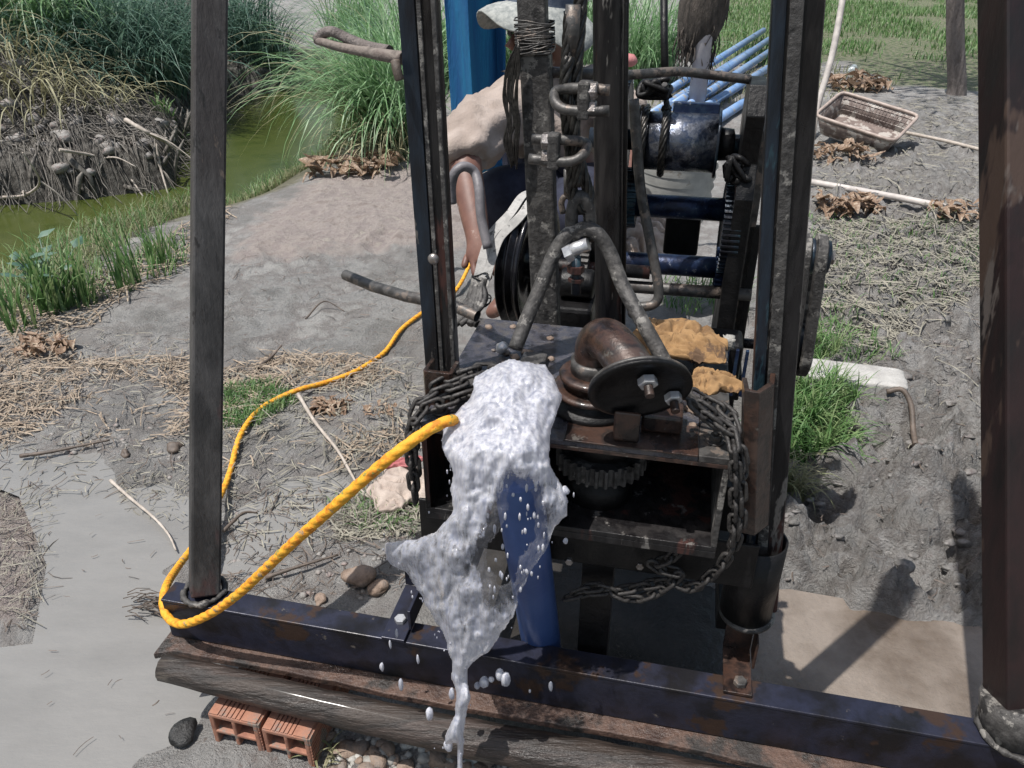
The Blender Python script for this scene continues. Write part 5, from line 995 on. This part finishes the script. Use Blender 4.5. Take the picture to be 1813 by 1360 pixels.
pb = Z(1232, 196, 0); tag(MB().tube([pb, pb + E3 * .62, pb + E3 * 1.0], .066, 24).build('grey_post', 'pvcgrey'), 'short grey plastic post standing behind the winch among the blue pipes', 'post')
bk = MB(); g_ = np.random.default_rng(21); tp0 = pb + E3 * 1.1
prof = [(-.62, .004), (-.60, .03), (-.52, .07), (-.42, .09), (-.28, .125), (-.1, .15), (.1, .16), (.4, .14), (.6, .12)]
bk.lathe(T(1243, 25, 5.9), V3((.12, 0, 1)), [(h * .55 + .0, r * 1.15) for h, r in prof], 24)
for k in range(160):
    a = g_.uniform(0, 6.283); h = g_.uniform(-.28, .3); r = .15 * g_.uniform(.75, 1.1); c = T(1243, 25, 5.9) + np.array([math.cos(a) * r + h * .12, math.sin(a) * r, h]); bk.tube([c, c + np.array([g_.uniform(-.03, .03), g_.uniform(-.03, .03), -.09]), c + np.array([g_.uniform(-.05, .05), g_.uniform(-.05, .05), -.2])], [.006, .005, .002], 4)
tag(bk.build('hanging_bundle', 'darkbark'), 'dark fibrous trunk stump hanging over the top of the grey post', 'bundle')
# trees
def tree(u, v, r, lean, lab, mat='bark', hgt=4.6):
    b = Z(u, v, 0); t = thing('tree', b, lab, 'tree'); P = [b - E3 * .1, b + E3 * .06, b + E3 * .5 + V3(lean) * .5, b + E3 * 1.4 + V3(lean) * 1.4, b + E3 * 2.6 + V3(lean) * 2.4, b + E3 * hgt * .8 + V3(lean) * 3]
    g = np.random.default_rng(int(u)); prf = [1 + g.uniform(-.07, .07) for _ in range(24)]; q = spl(P, 8); MB().tube(q, [r * (1.35 - .35 * min(1, i / 8)) * (1 - .35 * i / len(q)) for i in range(len(q))], 24, prof=prf).build('trunk', mat, t)
    tip = P[-1]; cr = MB()
    for k in range(9):
        a = k * .7 + g.uniform(-.2, .2); o_ = MB().tube(spl([P[4] + (tip - P[4]) * g.uniform(0, .9), P[4] + (tip - P[4]) * .6 + V3((math.cos(a) * .7, math.sin(a) * .7, .5)), tip + V3((math.cos(a) * 1.4, math.sin(a) * 1.4, g.uniform(.2, 1)))], 5), [.04 - .003 * q_ for q_ in range(11)], 8).build('limb', mat, t)
    bs = [tip + g.normal(size=3) * np.array([.8, .8, .5]) + V3((0, 0, .6)) for _ in range(2200)]
    blades(cr, bs, .16, .8, .05, 1., 2); cr.build('crown', 'grass', t)
tree(1690, 168, .078, (-.27, 0, 0), 'straight grey tree trunk standing at the edge of the grass, right of the basket')
# leaning pole and bottle
tag(MB().tube(spl([Z(1437, 248, 0), T(1447, 190, 5.35), T(1475, 90, 5.3), T(1502, -60, 5.25)], 5), .021, 12).build('thin_pole', 'palepipe'), 'thin pale blue grey pole leaning up behind the basket', 'pole')
bt_ = thing('plastic_bottle', Z(1512, 118, 0), 'clear crumpled plastic bottle lying in the grass above the basket', 'bottle')
pA, pB = Z(1508, 126, .04), Z(1533, 88, .05); ax_ = (pB - pA); 
m_ = material('clear_plastic', [(.6, .66, .66), (.75, .8, .8)], .15, 0, 20, .4, 60, trans=.4); MB().lathe(pA, ax_, [(0, .02), (.01, .036)] + [(.02 + k * .02, .038 - .003 * (k % 2)) for k in range(9)] + [(.23, .018), (.26, .015)], 20).build('bottle_shell', m_, bt_)
MB().lathe(pA + ax_ / np.linalg.norm(ax_) * .2605, ax_, [(0, .017), (.02, .017)], 16).build('cap', 'bluecloth', bt_)
# basket
def basket():
    c4 = [T(1482, 160, 5.35), T(1620, 202, 5.12), T(1592, 254, 4.86), T(1451, 207, 5.09)]; ce = sum(c4) / 4
    ux = ((c4[1] - c4[0]) + (c4[2] - c4[3])) / 2; uy = ((c4[0] - c4[3]) + (c4[1] - c4[2])) / 2; lx = np.linalg.norm(ux) / 2; ux = ux / np.linalg.norm(ux); uy = uy - ux * (uy @ ux); ly = np.linalg.norm(uy) / 2; uy /= np.linalg.norm(uy)
    nn = np.cross(ux, uy); t = thing('basket', (ce[0], ce[1], gz(ce[0], ce[1])), 'dusty brown plastic basket with pale rounded rim, tilted on the mud beside the thin pole', 'basket'); dp = .125
    def rr(f, h, n=72, p=12):
        out = []
        for k in range(n):
            a = 2 * math.pi * k / n; cx_, sy_ = math.cos(a), math.sin(a); q = (abs(cx_) ** p + abs(sy_) ** p) ** (-1 / p); out.append(ce + ux * (lx - (1 - f) * .3) * cx_ * q + uy * (ly - (1 - f) * .3) * sy_ * q - nn * h)
        return out
    MB().tube(rr(1, 0), .011, 8, closed=True).build('rim', 'basketrim', t)
    w_ = MB(); n = 72; A = rr(.99, .002); B = rr(.85, dp); 
    w_.add(A + B, [(k, (k + 1) % n, n + (k + 1) % n, n + k) for k in range(n)], True).add(B, [tuple(range(n))], False)
    ob = w_.build('wall', 'basket', t); sm = ob.modifiers.new('thick', 'SOLIDIFY'); sm.thickness = .004
    r_ = MB()
    for q in (.25, .5, .75, 1): r_.tube(rr(.995 - .14 * q, dp * q), .0042, 4, closed=True)
    for k in range(0, n, 1): r_.tube([A[k] , B[k]], .0032, 4)
    r_.build('ribs', 'basket', t)
basket()
lie('pale_pipe', [(1418, 319), (1600, 352), (1770, 388)], .03, .017, 'palepipe', 'long pale pipe lying across the mud from behind the right mast to the right post', 'pipe')
lie('stick', [(1600, 234), (1680, 251), (1770, 274)], .03, .011, 'twig', 'thin straight stick running right from under the basket', 'stick')
lie('stick', [(1330, 700), (1390, 694)], .03, .004, 'twig', 'short pale stick beside the right belts', 'stick')
tag(MB().tube(spl([gq(1560, 730, .02), gq(1585, 733, .03), gq(1605, 745, .03), gq(1616, 765, .02), gq(1622, 785, .01)], 5), .008, 8).build('rubber_strip', 'twigdark'), 'short curved dark rubber strip on the mud below the pale block', 'strip')
def twig(pts, r, lab, mat='twig', name='twig', hg=None):
    P = spl(pts, 6); n = len(P); return tag(MB().tube(P, [r * (1 - .6 * i / n) + r * .1 * math.sin(i * 2.3) for i in range(n)], 7).build(name, mat), lab, 'twig', hg)
twig([gq(195, 848, .01), gq(230, 880, .012), gq(272, 915, .012), gq(298, 945, .012), gq(311, 972, .01)], .0048, 'pale thin curved twig lying on the puddle left of the grey pipe')
twig([gq(35, 806, .012), gq(90, 800, .015), (gq(150, 790, .015)), gq(195, 780, .012)], .006, 'dark thin twig at the edge of the straw on the far left', 'twigdark')
twig([gq(530, 712, .03), gq(560, 760, .02), gq(600, 810, .02), gq(640, 870, .015), gq(672, 895, .01)], .006, 'long pale straw stalk slanting down to the pinkish sack')
twig([gq(395, 940, .01), gq(430, 912, .02), gq(455, 905, .01)], .005, 'short dark twig right of the grey pipe foot', 'twigdark')
twig([gq(470, 1020, .01), gq(530, 1008, .02), gq(600, 990, .01)], .0055, 'dark wet twig lying in the mud under the rope', 'twigdark')
twig([gq(455, 655, .01), gq(480, 635, .02), gq(500, 622, .02)], .006, 'small dark stick on the smooth grey mud right of the grey pipe', 'twigdark')
twig([gq(540, 560, .0), gq(575, 545, .03), gq(610, 550, .0)], .004, 'thin dark root arching over the smooth mud left of the mast', 'twigdark')
# hooked branch tied to the left mast
br = thing('hooked_branch', D(705, 100, .15), 'bare hooked branch sticking out left from the top of the left mast', 'branch')
MB().tube(spl([D(716, 103, .15), D(680, 98, .17), D(640, 90, .2), D(605, 84, .22), D(575, 76, .23), D(560, 72, .24)], 6), [.0085 - .00012 * k for k in range(31)], 10).build('branch_arm', 'branchw', br)
MB().tube(spl([D(690, 90, .18), D(650, 82, .2), D(615, 68, .22), D(588, 56, .23), D(572, 60, .24), D(560, 72, .24)], 6), [.007] * 31, 10).build('branch_arm', 'bark', br)
MB().tube(spl([D(700, 108, .13), D(703, 125, .125), D(708, 142, .125)], 5), .006, 8).build('branch_tip', 'twigdark', br)
# dead branches in the pond
for i, (pp, lab) in enumerate([([(222, 212, .12), (262, 235, .05), (290, 250, -.05), (318, 270, -.15)], 'thick pale broken branch hanging off the far bank beside the grey pipe'), ([(105, 265, .0), (180, 280, -.1), (225, 310, -.22), (255, 350, -.34)], 'forked pale branch dipping into the pond at the far bank'), ([(275, 255, -.05), (285, 300, -.2), (298, 345, -.34)], 'thin pale branch standing in the pond beside the thick broken branch'), ([(0, 350, -.28), (45, 345, -.26), (70, 320, -.1), (40, 270, .1)], 'crooked pale branch at the left edge of the pond')]):
    P = [Z(u, v, z_) for u, v, z_ in pp]; o = twig(P, .016 if i == 0 else .011, lab, 'twig', 'dead_branch', 'dead branches at the pond'); 
    for k in range(3):
        q = P[1 + k % 2]; e_ = q + V3((rng.uniform(-.15, .3), rng.uniform(-.1, .1), rng.uniform(-.25, .1))); MB().tube(spl([q, (q + e_) / 2 + E3 * .03, e_], 4), [.006] * 5 + [.004] * 4, 5).build('side_twig', 'twig', o)
# lumps on the ground 
def lump(u, v, r, mat, lab, seed, name='clod', cat='clod', sq=(1, 1, .7)): return tag(MB().blob(gq(u, v, r * .35), r, seed, 3, .42, sq).build(name, mat), lab, cat)
lump(321, 1299, .024, 'charcoal', 'black charred lump on the mud left of the hollow bricks', 4, 'charred_lump', 'lump')
lump(566, 1066, .014, 'clod', 'small brown clod just behind the floor beam', 5); lump(640, 1036, .030, 'clod', 'crumbly reddish clay clod behind the beam near the bolted foot', 6); lump(672, 1050, .022, 'clod', 'smaller clay clod touching the bolted foot plate', 7)
lump(222, 803, .012, 'twigdark', 'small dark stone at the straw edge, left one of two', 8, 'stone', 'stone'); lump(312, 795, .017, 'twigdark', 'dark stone at the straw edge beside the grey pipe', 9, 'stone', 'stone')
gs = MB(); P_ = poly([(585, 1285), (700, 1305), (900, 1345), (960, 1400), (560, 1420)])
for k, p in enumerate(inpoly(P_, 200)): gs.blob(V3(p), rng.uniform(.003, .012), k, 1, .4, (1, 1, .7))
tag(gs.build('gravel', 'stone'), kind='stuff')
gs = MB()
for k, p in enumerate(inpoly(poly([(560, 1290), (1100, 1380), (1100, 1420), (560, 1420)]), 110)): gs.blob(V3(p), rng.uniform(.006, .02), k + 60, 2, .5, (1, 1, .6))
tag(gs.build('clay_lumps', 'clod'), kind='stuff')
cl_ = MB(); clr_ = MB()
for k, p in enumerate(inpoly(poly([(1340, 620), (1460, 700), (1700, 560), (1760, 700), (1760, 1080), (1400, 1020)]), 110)): clr_.blob(V3(p) - E3 * .004, rng.uniform(.004, .013) * (1 if k % 9 else 1.8), k + 500, 2, .6, (1.3, .8, .5))
for k, p in enumerate(inpoly(poly([(400, 880), (740, 900), (740, 1060), (600, 1070), (400, 1030)]), 150)): cl_.blob(V3(p), rng.uniform(.003, .010), k + 1500, 1, .45, (1, 1, .6))
for k, p in enumerate(inpoly(poly([(60, 760), (335, 740), (335, 850), (150, 820)]), 60)): cl_.blob(V3(p), rng.uniform(.003, .010), k + 2500, 1, .45, (1, 1, .6))
me_m = material('mud_clod', [(.16, .15, .14), (.26, .25, .235), (.24, .19, .175)], .55, 0, 30, .8, 80, dist=.006)
tag(cl_.build('mud_clods', me_m), kind='stuff'); tag(clr_.build('mud_clods', 'rmud'), kind='stuff')
# dead leaf heaps
for i, (u, v, r, n_, lab) in enumerate([(85, 622, .085, 22, 'rusty brown heap of curled dead leaves at the bank on the far left'), (1495, 372, .16, 26, 'orange brown dead banana leaf heap right of the right mast under the pale pipe'), (1700, 392, .14, 14, 'pale brown dead leaves at the right end of the pale pipe'), (1512, 158, .26, 26, 'brown pile of dead leaves behind the basket'), (1485, 282, .18, 18, 'brown dead fronds under the left front corner of the basket'), (588, 728, .055, 26, 'crumpled brown dead leaves on the straw where the rope crosses'), (672, 742, .045, 8, 'curled brown leaf standing on the straw left of the box'), (625, 312, .22, 20, 'heap of dry brown husks at the foot of the green reeds'), (1555, 290, .05, 3, 'small yellow leaf on the mud below the basket')]):
    tag(crumple(MB(), gq(u, v, .01), r, n_, r * .35, i + 40).build('dead_leaves', 'deadleaf'), lab, 'dead leaves', 'heaps of dead leaves')
# root tuft by the beam end
rt = MB()
for k in range(60):
    c = gq(rng.uniform(215, 295), rng.uniform(1052, 1088), rng.uniform(.0, .03)); a = rng.uniform(-.5, .5); rt.tube([c, c + np.array([.02 * math.cos(a), .02 * math.sin(a), .006]), c + np.array([.045 * math.cos(a), .045 * math.sin(a), -.004])], [.0014, .0012, .0006], 4)
tag(rt.build('root_tuft', 'twigdark'), 'brown tuft of fine dry roots in the puddle left of the beam end', 'roots')

# ================================================================ STRAW, GRASS, REEDS, ROOTS
st_ = MB()
litter(st_, inpoly(poly([(-60, 640), (60, 620), (180, 640), (345, 630), (345, 770), (200, 790), (-60, 790)]), 1500, dens=lambda x, y: np.clip(.5 + 4 * fbm(x, y, 3.5, 3, 44), .04, 1)), .07, .0028)
litter(st_, inpoly(poly([(395, 660), (470, 625), (640, 630), (740, 690), (740, 800), (560, 840), (395, 830)]), 1100, dens=lambda x, y: np.clip(.5 + 4 * fbm(x, y, 3.5, 3, 45), .04, 1)), .065, .0028)
litter(st_, inpoly(poly([(-100, 480), (120, 520), (330, 400), (420, 360), (345, 470), (120, 590), (-60, 680)]), 900), .12, .004)
tag(st_.build('straw', 'straw'), kind='stuff')
st2 = MB()
litter(st2, inpoly(poly([(-60, 560), (345, 590), (345, 880), (-60, 860)]), 500), .05, .0022)
litter(st2, inpoly(poly([(395, 660), (740, 640), (745, 960), (395, 960)]), 1100), .06, .0022)
litter(st2, inpoly(poly([(560, 900), (745, 900), (745, 960), (600, 960)]), 400), .05, .002)
litter(st2, inpoly(poly([(1440, 390), (1760, 390), (1760, 520), (1560, 620), (1450, 620)]), 4200), .085, .0034, .006, .3)
litter(st2, inpoly(poly([(1440, 190), (1760, 170), (1760, 400), (1440, 400)]), 1500), .10, .004)
litter(st2, inpoly(poly([(1450, 620), (1760, 500), (1760, 800), (1450, 800)]), 220), .05, .0022)
litter(st2, inpoly(poly([(-60, 860), (100, 860), (80, 1000), (50, 1100), (-60, 1100)]), 260), .05, .0016)
litter(st2, inpoly(poly([(200, 840), (335, 830), (335, 930), (220, 900)]), 120), .03, .0016)
tag(st2.build('dry_grass_litter', 'strawgrey'), kind='stuff')
dk = MB(); litter(dk, inpoly(poly([(395, 860), (745, 860), (745, 1070), (395, 1040)]), 420), .04, .0022, .004, .15, .8); litter(dk, inpoly(poly([(-60, 600), (345, 600), (345, 880), (-60, 880)]), 420), .04, .002, .006, .2, .8)
litter(dk, inpoly(poly([(395, 460), (745, 460), (745, 660), (395, 660)]), 110), .05, .0022, .004, .1, .8); litter(dk, inpoly(poly([(-60, 850), (110, 850), (60, 1110), (-60, 1110)]), 160), .05, .0018, .004, .1, .8)
litter(dk, inpoly(poly([(1400, 620), (1760, 500), (1760, 1080), (1400, 1020)]), 300), .04, .002, .004, .15, .8)
tag(dk.build('dark_debris', 'twigdark'), kind='stuff')
fl = MB(); litter(fl, inpoly(PUD, 45, .008), .03, .0014, .004, .05, .6); tag(fl.build('floating_debris', 'twigdark'), kind='stuff')
# low grass right of the machine
gr_ = MB()
blades(gr_, inpoly(poly([(1430, 380), (1770, 400), (1770, 520), (1600, 560), (1450, 600)]), 900), .055, 1.2, .0035, 2., 3)
blades(gr_, inpoly(poly([(1440, 560), (1500, 560), (1600, 640), (1440, 640)]), 220), .08, 1.0, .004, 1.6, 4)
blades(gr_, inpoly(poly([(400, 690), (490, 680), (530, 710), (460, 760), (395, 760)]), 1500), .038, 1.0, .0026, 1.2, 3)
blades(gr_, inpoly(poly([(560, 880), (740, 860), (740, 960), (640, 950)]), 260), .045, 1.2, .0024, 1.6, 3)
blades(gr_, inpoly(poly([(1170, 560), (1330, 560), (1330, 500), (1170, 500)]), 260), .10, .9, .005, 1.6, 4)
tag(gr_.build('short_grass', 'grass'), kind='stuff')
lw = MB()
blades(lw, inpoly(GRASSR, 21000, dens=lambda x, y: np.clip(.5 + 5 * fbm(x, y, 1.1, 3, 4), .02, 1) * np.clip(1.3 - (y - 6) * .04, .35, 1)), .10, .9, .012, 1.5, 2)
tag(lw.build('lawn_grass', 'grass'), kind='stuff')
lw = MB(); blades(lw, inpoly(poly([(1100, 135), (1500, 118), (1600, 150), (1480, 175), (1290, 190), (1120, 250)]), 1500), .09, 1.1, .007, 1.5, 3); tag(lw.build('dry_lawn_grass', 'grasspale'), kind='stuff')
# grass clump by the right mast (thick, dark green)
def clump(name, u, v, r, n, ln, lean, wd, mat, lab, ldir=None, droop=1.4, seg=6, group=None, z=None, grow=1.):
    p = Z(u, v, 0) if z is None else Z(u, v, z); m = blades(MB(), disc(p[0], p[1], r, n), ln, lean, wd, droop, seg, ldir, 1., grow)
    return tag(m.build(name, mat, origin=(p[0], p[1], gz(p[0], p[1]))), lab, 'grass' if 'grass' in name else 'reeds', group)
clump('grass_clump', 1425, 770, .11, 620, .17, .9, .0048, 'grass', 'thick dark green grass clump at the foot of the right mast', (.35, -.1, 0))
clump('grass_clump', 1445, 725, .10, 420, .14, .9, .0045, 'grass', 'low green grass clump in front of the pale block', (.3, -.1, 0))
clump('grass_clump', 1395, 850, .05, 160, .14, 1.2, .004, 'grasspale', 'pale drooping grass clump right of the mast sleeve', (.3, -.6, 0))
clump('grass_clump', 1440, 640, .07, 240, .14, .9, .004, 'grass', 'upright grass tuft just right of the twin belts', (.2, 0, 0))
clump('grass_clump', 575, 1335, .02, 16, .07, 1.1, .004, 'grasspale', 'tiny grass tuft right of the hollow bricks', (.2, -.3, 0))
# near bank of the pond
bk_ = MB(); near = lambda a, b: (lambda x, y: np.exp(-((sdf(WATER, x, y) - a) / b) ** 2))
BANK = poly([(-260, 700), (60, 600), (330, 405), (420, 350), (560, 285), (720, 270), (560, 250), (420, 300), (320, 380), (150, 440), (-60, 460), (-260, 560)], -.1)
blades(bk_, inpoly(BANK, 7000), .09, 1.0, .0042, 1.3, 3)
tag(bk_.build('bank_grass', 'grasspale'), kind='stuff')
bk2 = MB(); blades(bk2, inpoly(BANK, 1700), .14, .8, .005, 1.2, 4); blades(bk2, inpoly(poly([(20, 520), (330, 420), (330, 480), (120, 560)]), 400), .1, .8, .005, 1.2, 4); tag(bk2.build('green_bank_grass', 'grass'), kind='stuff')
for i, (u, v, z_, n_, ln_, lab) in enumerate([(100, 560, -.02, 46, .30, 'broad leaved green weed at the pond edge, nearest the left side'), (152, 545, -.02, 40, .32, 'tall upright green grass tuft second from the left at the pond edge'), (232, 520, -.02, 34, .30, 'green grass tuft with thin arching stalks left of the grey pipe'), (285, 480, -.02, 34, .26, 'leafy green tuft close to the left of the grey pipe at the pond'), (45, 590, -.02, 30, .3, 'thin stalked grass tuft at the left picture edge')]):
    clump('grass_tuft', u, v, .05, n_, ln_, .5, .011 if i == 0 else .008, 'grass', lab, group='tufts at the pond edge', droop=1.0, z=z_)
# broad leaves of the weed
wl = MB(); c = Z(98, 520, .02)
for k in range(26):
    a = rng.uniform(0, 6.283); q = c + V3((rng.uniform(-.1, .1), rng.uniform(-.1, .1), rng.uniform(-.05, .2))); d = V3((math.cos(a), math.sin(a), .25)); s = V3((-math.sin(a), math.cos(a), 0)); l_ = rng.uniform(.05, .09)
    wl.tube([c - E3 * .12, (c + q) / 2 + E3 * .02, q + d * l_ * .1], .002, 5); wl.add([q, q + d * l_ * .4 - s * l_ * .3, q + d * l_ * .4 + s * l_ * .3 + E3 * .005, q + d * l_, q + d * l_ * .45 + E3 * .012], [(0, 1, 4), (0, 4, 2), (1, 3, 4), (4, 3, 2)], True)
tag(wl.build('leafy_weed', 'reedblue'), 'low weed with broad pale blue green leaves at the pond edge', 'plant')
# big reeds between the pond and the machine
RE = 'reed clumps round the pond'
for i, a in enumerate([(715, 262, .22, 620, 1.15, 1.1, .013, 'reed', 'huge green reed clump between the pond and the left mast', (-.9, -.25, 0), 1.6, 8), (690, 215, .22, 380, 1.1, 1.0, .012, 'reed', 'green reeds behind the huge clump beside the left mast', (-.7, 0, 0), 1.5, 8), (760, 150, .3, 420, 1.2, .8, .013, 'reed', 'green reeds standing behind the hooked branch', (-.4, .1, 0), 1.3, 8), (650, 120, .3, 260, 1.0, .9, .012, 'reedblue', 'bluish reeds far behind the hooked branch', (-.6, .1, 0), 1.3, 8), (925, 140, .25, 360, 1.0, .8, .012, 'reed', 'green reeds seen between the blue cloth and the person', (-.2, -.1, 0), 1.4, 7), (1130, 150, .30, 560, 1.1, .9, .012, 'reed', 'green reeds right of the round column behind the winch', (.6, -.1, 0), 1.4, 7), (1020, 110, .3, 300, 1.2, .8, .012, 'reed', 'green reeds behind the person', (.1, 0, 0), 1.2, 7)]):
    clump('reed_clump', a[0], a[1], a[2], a[3], a[4], a[5], a[6], a[7], a[8], a[9], a[10], a[11], RE)
clump('reed_clump', 700, 250, .25, 46, 1.5, 1.7, .009, 'reedpale', 'long pale dry reeds arching over the green water', (-1.3, -.3, 0), 1.5, 10, RE)
clump('reed_clump', 690, 285, .16, 150, .55, 1.6, .008, 'reedpale', 'pale dry reeds lying at the foot of the huge clump', (-.9, -.3, 0), 2.2, 7, RE)
# far bank: reed clumps and dead roots
for i, (x, y, n_, mt, lab) in enumerate([(-4.55, 6.2, 330, 'reedpale', 'yellowish dry reed clump on the far bank at the upper left corner'), (-3.9, 7.0, 420, 'reed', 'green reed clump on the far bank left of the grey pipe'), (-3.25, 7.3, 700, 'reedblue', 'dark bluish reed clump overhanging the far bank just left of the grey pipe'), (-3.45, 8.3, 700, 'reedblue', 'dark bluish reed clump right of the grey pipe top'), (-2.9, 9.5, 620, 'reedblue', 'dark reeds at the end of the pond'), (-1.9, 10.6, 420, 'reed', 'green reeds at the end of the pond behind the hooked branch'), (-4.9, 7.6, 360, 'reed', 'green reed clump behind the far bank top'), (-4.3, 8.6, 360, 'reedblue', 'dark reeds high on the far bank')]):
    hz_ = gz(x, y); m = blades(MB(), disc(x, y, .38, n_), 1.05, 1.0, .014, 1.7, 7, (.7, -.35, 0)); tag(m.build('reed_clump', mt, origin=(x, y, hz_)), lab, 'reeds', RE)
for i, (x, y) in enumerate([(-4.1, 5.75), (-3.3, 6.0), (-3.6, 6.6)]):
    m = blades(MB(), disc(x, y, .45, 190), .75, 1.6, .010, 2.4, 8, (.9, -.5, 0)); tag(m.build('reed_clump', 'reedpale' if i != 2 else 'reedblue', origin=(x, y, gz(x, y))), ['dead grey brown stems hanging down the far bank at the left', 'dead stems hanging over the lower far bank nearest the grey post', 'dull green stems lying down the middle of the far bank'][i], 'reeds', RE)
rt = MB(); FL = np.array([(-6, 3.9), (-4.2, 4.85), (-3.32, 5.12), (-2.85, 5.25), (-2.45, 5.5), (-2.55, 6.0), (-2.85, 7.2), (-2.95, 8.6)]); segs = np.linalg.norm(np.diff(FL, axis=0), axis=1); cumF = np.concatenate([[0], np.cumsum(segs)])
for k in range(900):
    s = rng.uniform(.5, cumF[-1]); p = np.array([np.interp(s, cumF, FL[:, 0]), np.interp(s, cumF, FL[:, 1])]); tn = np.array([np.interp(s + .05, cumF, FL[:, 0]), np.interp(s + .05, cumF, FL[:, 1])]) - p; tn /= np.linalg.norm(tn) + 1e-9; nr = np.array([-tn[1], tn[0]])
    far_ = rng.uniform(.05, 1.5) if k % 3 else rng.uniform(.0, .3); ln_ = rng.uniform(.3, 1.0) * min(1, far_ + .35); sl_ = rng.uniform(-.2, .7); pts = []
    for q in range(6):
        f = q / 5; w2 = p + nr * (far_ - ln_ * f) + tn * (sl_ * ln_ * f + rng.uniform(-.02, .02)); z_ = max(gz(w2[0], w2[1]), -.34) + .02 + .10 * math.sin(f * 3.1) * rng.uniform(.2, 1); pts.append((w2[0], w2[1], z_))
    r = rng.uniform(.002, .006); rt.tube(pts, [r * (1 - .12 * q) for q in range(6)], 4, caps=False)
for k in range(150):                                   # knobbly hanging root ends at the water line
    s = rng.uniform(1.2, cumF[-1]); p = np.array([np.interp(s, cumF, FL[:, 0]), np.interp(s, cumF, FL[:, 1])]) + rng.normal(size=2) * .05; h = rng.uniform(.08, .36); r = rng.uniform(.006, .022)
    ln_ = rng.uniform(-.12, .12); rt.tube([(p[0] + ln_, p[1] + .05, -.36 + h), (p[0] + ln_ * .7, p[1] - .01, -.36 + h * .8), (p[0] + rng.uniform(-.03, .03), p[1], -.36 + h * .5), (p[0] + rng.uniform(-.04, .04), p[1] - .02, -.36)], [r * .3, r * 1.1, r * .9, r * .3], 6)
tag(rt.build('bank_roots', 'root'), kind='stuff')
lp_ = MB()
for k in range(420):
    s = rng.uniform(.5, cumF[-1]); i = min(int(np.searchsorted(cumF, s)), len(FL) - 1); p = np.array([np.interp(s, cumF, FL[:, 0]), np.interp(s, cumF, FL[:, 1])]); tn = FL[i] - FL[i - 1]; tn /= np.linalg.norm(tn); nr = np.array([-tn[1], tn[0]]); w2 = p + nr * rng.uniform(-.03, 1.2); lp_.blob((w2[0], w2[1], gz(*w2)), rng.uniform(.015, .07), k, 1, .5, (1, 1, .7))
tag(lp_.build('bank_clods', me_m), kind='stuff')
m = blades(MB(), disc(-2.75, 6.6, .10, 60), .16, .8, .02, 1., 3); tag(m.build('green_sprout', 'grass'), 'small bright green sprout on the dark far bank left of the grey pipe', 'plant')

for o in bpy.data.objects:
    if '_o' in o: del o['_o']
